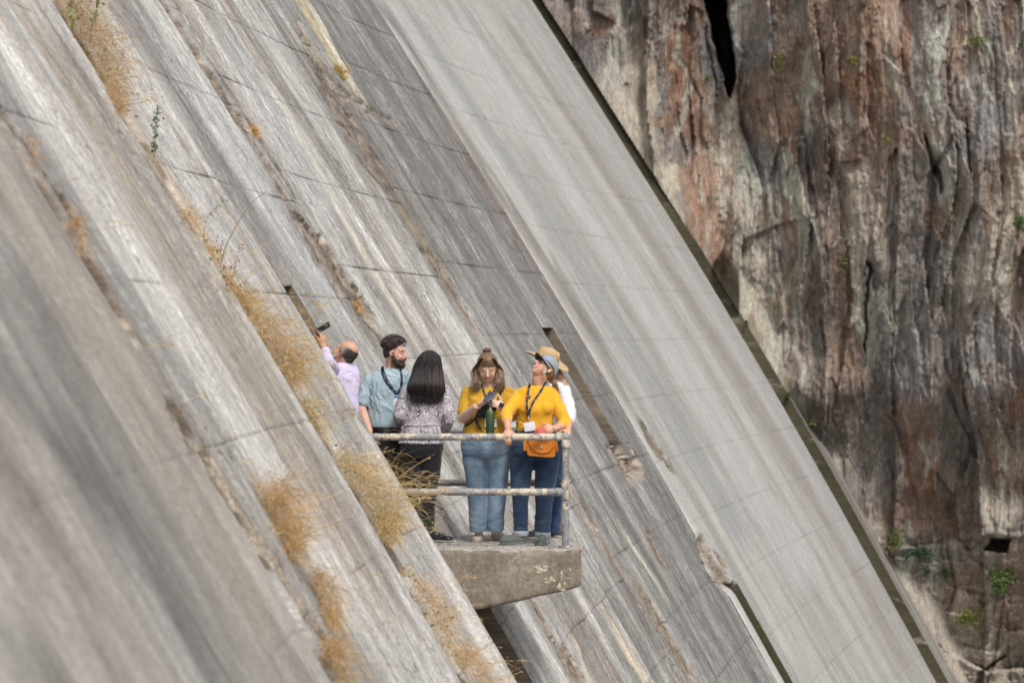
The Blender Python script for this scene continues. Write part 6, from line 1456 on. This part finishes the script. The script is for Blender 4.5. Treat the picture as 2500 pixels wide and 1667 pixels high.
def tuft(label, line, n, L, spread=1.0, droop=.9, tint=(1, 1, 1), stalks=0, green=0, seed=0, wid=.0026, out=.03, station=None, leaves=0, up=.3, matted=.62, stalk_dir=(.9, -.1, .35), stalk_L=(.25, .5), heads=True):
    """a clump rooted along a line of points on the face; a dense matted heart and looser blades round it"""
    r = np.random.default_rng(seed + 500)
    pts = [on_dam(px, py, out, None if station is None else station + (r.random() * .1)) for px, py, _ in line]; ws = [q[2] for q in line]
    c = sum(pts, Vector()) / len(pts)
    t = thing('grass_tuft', c, label, 'dry grass', 'dry grass growing in the joints of the dam')
    CL = list(np.linspace(.06, .94, len(pts) + 1) + r.normal(size=len(pts) + 1) * .05); CL = CL + CL[1:-1:2] * 2
    P_, W_, C_ = [], [], []
    for i in range(int(n * 1.15)):
        u = (CL[r.integers(len(CL))] + r.normal() * .09) * (len(pts) - 1); u = min(max(u, 0), len(pts) - 1.001); k = int(u); f = u - k; p = pts[k].lerp(pts[min(k + 1, len(pts) - 1)], f); w = ws[k] * (1 - f) + ws[min(k + 1, len(ws) - 1)] * f
        s = p.y / FPX * w
        q = p + Vector((r.normal() * s * .40, r.normal() * .06 * spread, r.normal() * s * .42)) + DVIEW * abs(r.normal()) * s * .35
        m = r.random() < matted
        d = Vector((.75, -.10, up)) + Vector((r.normal() * .55, r.normal() * .55, r.normal() * .55)); l = L * min(2.4, r.lognormal(-.35, .6)) * (w / max(ws)) ** .5
        if m: d = Vector((r.normal(), r.normal(), r.normal())) + Vector((.3, 0, -.2)); l *= .55
        P_.append(blade_paths(q, d, l, r, droop * (1.6 if m else 1) * r.uniform(.5, 1.4), 5, .9 if m else .45)); W_.append(wid * r.uniform(.5, 1.3))
        cc = STRAWS[r.integers(len(STRAWS))] * np.array(tint) * r.uniform(.7, 1.2)
        if r.random() < green: cc = np.array((.28, .30, .08)) * r.uniform(.7, 1.3)
        C_.append(cc)
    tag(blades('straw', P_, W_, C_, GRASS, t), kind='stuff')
    if stalks:
        P_, W_, C_ = [], [], []
        for i in range(stalks):
            u = r.random() * (len(pts) - 1); k = int(u); p = pts[k].lerp(pts[min(k + 1, len(pts) - 1)], u - k)
            d = Vector(stalk_dir) + Vector((r.normal() * .22, r.normal() * .3, r.normal() * .22)); l = r.uniform(*stalk_L)
            pa = blade_paths(p, d, l, r, .55 * r.uniform(.2, 1.6), 10, .25); P_.append(pa); W_.append(.0042 * r.uniform(.7, 1.2)); cc = np.array((.60, .45, .22)) * r.uniform(.7, 1.25); C_.append(cc)
            if heads:
                for h_ in range(16):
                    k2 = r.uniform(6, 9.9); q = pa[int(k2)].lerp(pa[int(k2) + 1], k2 - int(k2)); v = (pa[int(k2) + 1] - pa[int(k2)]).normalized()
                    dd = v + Vector((r.normal(), r.normal(), r.normal())) * .35; b = blade_paths(q, dd, r.uniform(.012, .030), r, .3, 10, .2); P_.append(b); W_.append(.0045); C_.append(cc * 1.1)
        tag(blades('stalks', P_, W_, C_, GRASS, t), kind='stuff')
    if leaves:
        vs, fs, cc = [], [], []
        for i in range(leaves):
            k = r.integers(len(pts)); leaf(vs, fs, cc, pts[k] + Vector((r.uniform(-.02, .12), r.normal() * .05, r.uniform(-.05, .09))), r, .035, (.10, .20, .035) if r.random() < .75 else (.45, .20, .06))
        me = mesh_from('leaves', vs, fs); set_col(me, np.array(cc)); tag(link('leaves', me, LEAF, t), kind='stuff')
    return t
def leaf(vs, fs, cc, p, r, L, col, d=None):
    d = Vector(d) if d is not None else Vector((r.normal(), r.normal(), r.normal())).normalized(); d.normalize(); s = d.cross(Vector((r.normal(), r.normal(), r.normal()))).normalized(); n = d.cross(s)
    b = len(vs); L = L * r.uniform(.6, 1.2); w = L * .28
    for u, k, z in ((0, .1, 0), (.3, .9, .06), (.6, 1, .08), (1, .05, -.02)):
        for sg in (-1, 1): vs.append(p + d * (u * L) + s * (sg * w * k) + n * (L * z))
    for i in range(3): fs.append((b + 2 * i, b + 2 * i + 1, b + 2 * i + 3, b + 2 * i + 2))
    c = np.array(col) * r.uniform(.7, 1.35); cc += [c] * 8
R2S, R1S, AS_, BS_ = YS['R2'] + .10, YS['R1'] + .12, YS['A'], YS['B']
tuft('largest straw clump, hanging from the joint in the top corner with green leaves in it', [(120, -40, 40), (150, 10, 52), (180, 70, 60), (205, 120, 74), (228, 175, 66), (248, 225, 40), (268, 270, 18)], 4600, .17, 1.2, 1.1, (.92, .82, .72), 34, .03, 1, station=None, leaves=34, stalk_dir=(.9, 0, .25), stalk_L=(.2, .42), out=.07, matted=.7)
tuft('small round straw tuft between the green weed and the leafy clump', [(420, 512, 18), (440, 545, 32), (458, 578, 26)], 620, .10, 1, .9, (1, .9, .8), 0, 0, 2, out=.04)
tuft('straw clump with a rosette of green leaves and a long bent twig', [(482, 600, 14), (498, 635, 26), (525, 680, 28), (540, 715, 24)], 800, .11, 1, .9, (1.0, .88, .75), 4, .05, 3, leaves=46, out=.05)
tuft('wide golden grass clump spilling over the joint level with the raised hands', [(550, 710, 26), (580, 760, 40), (615, 815, 50), (655, 868, 80), (672, 900, 76), (692, 938, 36)], 3400, .21, 1.3, 1.0, (1.1, 1.0, .8), 34, .04, 4, out=.06, stalk_dir=(.85, -.05, .45), stalk_L=(.25, .55))
tuft('slim golden tuft below the wide clump, beside the bare arm', [(712, 975, 18), (735, 1010, 34), (752, 1050, 34), (775, 1085, 24)], 800, .13, 1, .9, (1.1, 1.02, .8), 5, .08, 5, out=.05)
tuft('tall golden clump whose long stalks reach in front of the black trousers', [(795, 1115, 24), (830, 1155, 46), (872, 1205, 80), (898, 1245, 78), (912, 1280, 44), (930, 1325, 16)], 3300, .22, 1.3, .95, (1.12, 1.05, .86), 20, .06, 6, out=.06, leaves=12)
tuft('grass clump by the lower edge with a green sprig, left of the slab corner', [(965, 1400, 22), (1000, 1440, 44), (1030, 1490, 52), (1050, 1540, 44), (1075, 1590, 30)], 1500, .16, 1.2, .9, (1.08, .92, .72), 6, .05, 7, out=.05, leaves=16)
tuft('grass clump cut by the bottom edge of the picture under the slab', [(1090, 1585, 30), (1120, 1620, 46), (1150, 1660, 54), (1175, 1710, 50)], 1300, .16, 1.2, .9, (1.08, .92, .72), 6, .03, 8, out=.05)
tuft('thin straw tufts straggling down the joint above the small round tuft', [(275, 280, 8), (330, 370, 5), (372, 430, 7), (400, 490, 8)], 260, .06, 1, .9, (.8, .62, .5), 0, 0, 9, out=.04)
tuft('blurred orange clump on the near joint, the thickest there', [(610, 1190, 44), (650, 1240, 62), (665, 1300, 56), (690, 1360, 30)], 2000, .19, 1.2, .8, (.98, .84, .62), 8, 0, 10, out=.07)
tuft('blurred orange clump on the near joint below the thickest one', [(735, 1400, 24), (765, 1440, 44), (770, 1490, 34), (790, 1540, 20)], 1000, .15, 1.1, .8, (.98, .85, .64), 4, 0, 11, out=.06)
tuft('blurred straw clump on the near joint at the bottom edge', [(760, 1570, 26), (790, 1610, 40), (810, 1660, 36)], 800, .14, 1.1, .8, (.98, .86, .66), 3, 0, 12, out=.06)
tuft('blurred yellow wisp high on the near joint', [(140, 500, 10), (160, 560, 18), (172, 620, 10)], 260, .13, 1.0, .9, (1.05, .82, .6), 2, 0, 13, out=.06)
tuft('faint blurred wisp on the near joint close to the picture edge', [(40, 330, 8), (52, 365, 14), (62, 400, 8)], 130, .10, 1.0, .9, (.95, .78, .6), 0, 0, 14, out=.05)
tuft('round yellow green tuft high on the dam at the foot of the ochre streak', [(812, 165, 8), (824, 178, 18), (834, 192, 10)], 480, .14, 1, .7, (1.1, .95, .6), 0, .3, 15, wid=.006, out=.03, matted=.7)
tuft('tiny orange tuft in the dark joint above the small sprig', [(606, 306, 5), (612, 318, 10), (616, 330, 6)], 200, .09, 1, .7, (1.0, .75, .45), 2, 0, 16, wid=.005, out=.03, stalk_L=(.06, .14), heads=False)
tuft('tiny orange tuft on the crumbled joint above the bearded man', [(856, 738, 5), (862, 750, 9), (866, 765, 5)], 170, .08, 1, .7, (1.0, .78, .5), 0, 0, 17, wid=.005, out=.03)
tuft('feathery seed heads leaning over the doorway by the raised phone', [(690, 745, 5), (705, 770, 6), (722, 800, 5)], 40, .10, 1, .6, (1.1, 1.0, .75), 13, 0, 18, station=YS['R3'] - .10, stalk_dir=(.55, -.2, .75), stalk_L=(.16, .30), out=.1)
tuft('long dry stalks bending across the black trousers', [(905, 1180, 5), (925, 1215, 6), (950, 1250, 5)], 60, .16, 1, .5, (1.1, 1.05, .8), 30, .1, 19, station=YS['R3'] - .25, stalk_dir=(.95, -.1, .35), stalk_L=(.22, .48), out=.08)
tuft('single drooping seed stalk at the lower edge of the slab', [(1100, 1410, 3), (1106, 1416, 3)], 8, .06, 1, .5, (1.1, 1, .8), 2, 0, 20, station=YS['R3'] - .2, stalk_dir=(.8, 0, .5), stalk_L=(.12, .18), out=.05)

def weed(label, pts, Y, n_leaf, L, col, seed, twigs=5, r0=.0035):
    r = np.random.default_rng(seed); path = [PV(a, b, Y) for a, b in pts]; path = [Vector(q) for q in cr([list(p) for p in path], 5)]
    t = thing('weed', path[0], label, 'weed', 'green weeds on the dam')
    link('stem', fix(mesh_from('stem', *tube(path, [r0 * (1 - .6 * i / len(path)) for i in range(len(path))], 6))), flat_mat('weed_stem', (.20, .17, .09), .8), t)
    vs, fs, cc = [], [], []
    for i in range(n_leaf):
        k = r.integers(len(path) // 5, len(path)); leaf(vs, fs, cc, path[k] + Vector((r.normal(), r.normal(), r.normal())) * .012, r, L, col if r.random() < .85 else (.45, .2, .06), (r.normal(), r.normal(), r.normal() + .6))
    me = mesh_from('leaves', vs, fs); set_col(me, np.array(cc)); tag(link('leaves', me, LEAF, t), kind='stuff'); return t
weed('slender upright green weed standing alone above the small round tuft', [(373, 402), (378, 370), (379, 340), (382, 300), (384, 262)], 21.1, 90, .028, (.10, .17, .07), 61)
weed('long bare brown twig rising from the leafy clump and bending right', [(536, 655), (552, 600), (590, 530), (620, 490), (650, 468)], 21.1, 3, .02, (.2, .16, .1), 62, r0=.005)
weed('pale green sprig curving up beside the long bare twig', [(492, 620), (498, 570), (505, 535), (530, 505), (548, 488)], 21.1, 44, .02, (.22, .25, .09), 63, r0=.0022)
weed('purple brown seeding stem next to the pale sprig', [(528, 690), (532, 640), (540, 600), (545, 588)], 21.15, 30, .016, (.13, .07, .05), 64, r0=.0025)
weed('reddish sprig with orange leaves at the rim of the leafy clump', [(560, 700), (572, 660), (578, 630), (590, 600)], 21.1, 30, .022, (.30, .20, .06), 65, r0=.0022)
weed('leafy green sprig in the top corner clump', [(180, 95), (176, 50), (172, 15), (176, -20)], 20.6, 50, .034, (.16, .30, .07), 66)
weed('green sprig with yellowing leaves beside the other sprig in the top corner clump', [(222, 80), (232, 40), (240, 10), (246, -14)], 20.6, 40, .032, (.16, .28, .08), 67)

def shrub(label, px, py, rx, ry, n, col, seed, L=.06, out=.25, yy=None, name='cliff_shrub'):
    r = np.random.default_rng(seed); c = Vector(cliff_pt(px, py, out)) if yy is None else PV(px, py, yy); k = c.y / FPX
    t = thing(name, c, label, 'shrub', 'small plants on the cliff and channel'); vs, fs, cc, st = [], [], [], []
    nb = max(3, n // 30); cen = [c + Vector((r.normal() * rx * k * .5, r.normal() * .06, r.normal() * ry * k * .5)) for _ in range(nb)]
    for i in range(n):
        q = cen[r.integers(nb)] + Vector((r.normal() * rx * k * .28, r.normal() * .10, r.normal() * ry * k * .28)); leaf(vs, fs, cc, q, r, L, col)
    base = c + Vector((0, out * .8, -ry * k * .6))
    for q in cen: st.append(tube([base, base.lerp(q, .5) + Vector((0, -.03, .02)), q], [.006, .004, .002], 5))
    me = mesh_from('leaves', vs, fs); set_col(me, np.array(cc)); tag(link('leaves', me, LEAF, t), kind='stuff')
    tag(link('stems', mesh_from('stems', *joinm(*st)), flat_mat('shrub_stem', (.12, .09, .06), .9), t), kind='stuff'); return t
G1, G2, G3 = (.07, .13, .035), (.16, .20, .05), (.05, .10, .055)
for lab, a, b, c_, d_, n_, co_, L_ in [
    ('bushy plant in full green leaf under the dark square hole', 2438, 1422, 24, 26, 420, (.12, .19, .05), .08),
    ('yellowing shrub on the pale ledge below the greenest plant', 2362, 1506, 30, 22, 330, (.20, .22, .05), .07),
    ('olive shrub nearest the channel on the ledge', 2190, 1318, 17, 18, 260, G2, .06),
    ('dark bluish shrub in the middle of the ledge row', 2252, 1346, 22, 20, 320, G3, .06),
    ('low dark shrub between the olive one and the bluish one', 2216, 1350, 14, 12, 180, G3, .05),
    ('small sprig hanging below the row of ledge shrubs', 2262, 1392, 10, 14, 130, G1, .05),
    ('creeping green patch along the crack under the ledge', 2310, 1403, 26, 6, 160, G1, .05),
    ('green shrub at the very top where the dam meets the cliff', 1335, 32, 12, 18, 260, G1, .06),
    ('little shrub just under the topmost one beside the channel', 1354, 72, 8, 12, 120, G1, .05),
    ('oval yellow green plant right of the deep crevice', 1902, 146, 8, 17, 200, (.17, .17, .04), .06),
    ('round yellow green plant high on the rusty rock', 2077, 146, 10, 12, 160, (.18, .17, .05), .06),
    ('spreading plant near the upper right corner of the cliff', 2384, 96, 15, 15, 180, G2, .06),
    ('green plant at the right picture edge halfway up', 2490, 546, 12, 18, 220, G1, .06),
    ('olive plant in the hollow beside the long vertical crack', 2058, 650, 8, 14, 130, (.14, .14, .04), .06),
    ('sparse plant on the pale streak left of centre', 2165, 330, 6, 18, 80, G2, .05),
    ('tiny green sprig high on the cliff beside the crack', 1730, 190, 6, 12, 60, G2, .05),
    ('tiny sprig on the pale buttress near the channel', 1822, 790, 5, 9, 50, G1, .05),
    ('small plant where the concrete kerb starts', 1928, 962, 8, 7, 90, G1, .05),
    ('small sprig below the start of the kerb', 1982, 1034, 6, 9, 70, G2, .05)]:
    shrub(lab, a, b, c_, d_, n_, co_, int(a + b), L_)
def on_c(px, py): return on_dam(px, py, .02)
for lab, a, b, c_, d_, n_ in [('green sprig leaning out of the dark drain joint, the biggest there', 1852, 1520, 12, 7, 90), ('small sprig at the top of the dark drain joint', 1828, 1490, 5, 7, 40), ('small sprig lower down the dark drain joint', 1866, 1552, 4, 8, 40), ('wispy sprig at the bottom of the dark drain joint', 1922, 1640, 6, 9, 30)]:
    q = on_c(a, b); shrub(lab, a, b, c_, d_, n_, G1, int(a + b), .022, .05, yy=q.y - .02, name='joint_sprig')

# moss along the lip of the channel and litter on the slab
def scatter_bits(name, pts, size, cols, mat, seed, parent=None):
    r = np.random.default_rng(seed); vs, fs, cc = [], [], []
    for p in pts:
        s = size * r.uniform(.4, 1.4); b = len(vs)
        for q in ((1, 0, 0), (-.8, .3, 0), (.1, .9, 0), (0, -.8, 0), (0, 0, .8)): vs.append(Vector(p) + Vector(q) * s + Vector((r.normal(), r.normal(), 0)) * s * .2)
        for f in ((0, 2, 4), (2, 1, 4), (1, 3, 4), (3, 0, 4)): fs.append(tuple(b + i for i in f))
        c = np.array(cols[r.integers(len(cols))]) * r.uniform(.7, 1.3); cc += [c] * 5
    me = mesh_from(name, vs, fs, False); set_col(me, np.array(cc)); return tag(link(name, me, mat, parent), kind='stuff')
r_ = np.random.default_rng(77); BITS = attr_mat('litter', .9)
scatter_bits('slab_litter', [(r_.uniform(-.9, P(1418, 0, 24.3)[0]), 24.31 + 1.7 * r_.random() ** 1.2, .001) for _ in range(380)], .008, [(.10, .075, .05), (.16, .12, .08), (.06, .05, .04), (.22, .13, .08), (.4, .38, .33)], BITS, 3, balcony)

for lab, seed_, pts_, n_ in (('sparse dead stems and dirt scattered the whole way down the main joint', 90, [(255, 250), (330, 370), (400, 480), (480, 600), (560, 740), (640, 870), (720, 1000), (800, 1130), (900, 1300), (1000, 1470), (1090, 1620)], 650),
                             ('sparse dead stems scattered down the blurred near joint', 91, [(60, 380), (180, 600), (330, 830), (470, 1060), (600, 1260), (700, 1400), (800, 1580)], 350)):
    tuft(lab, [(a, b, 13) for a, b in pts_], n_, .07, 1.4, .8, (.85, .75, .62), 10, .06, seed_, out=.02, matted=.3, stalk_L=(.08, .22))

print('TRIS', sum(sum(len(p.vertices) - 2 for p in o.data.polygons) for o in scene.objects if o.type == 'MESH'))
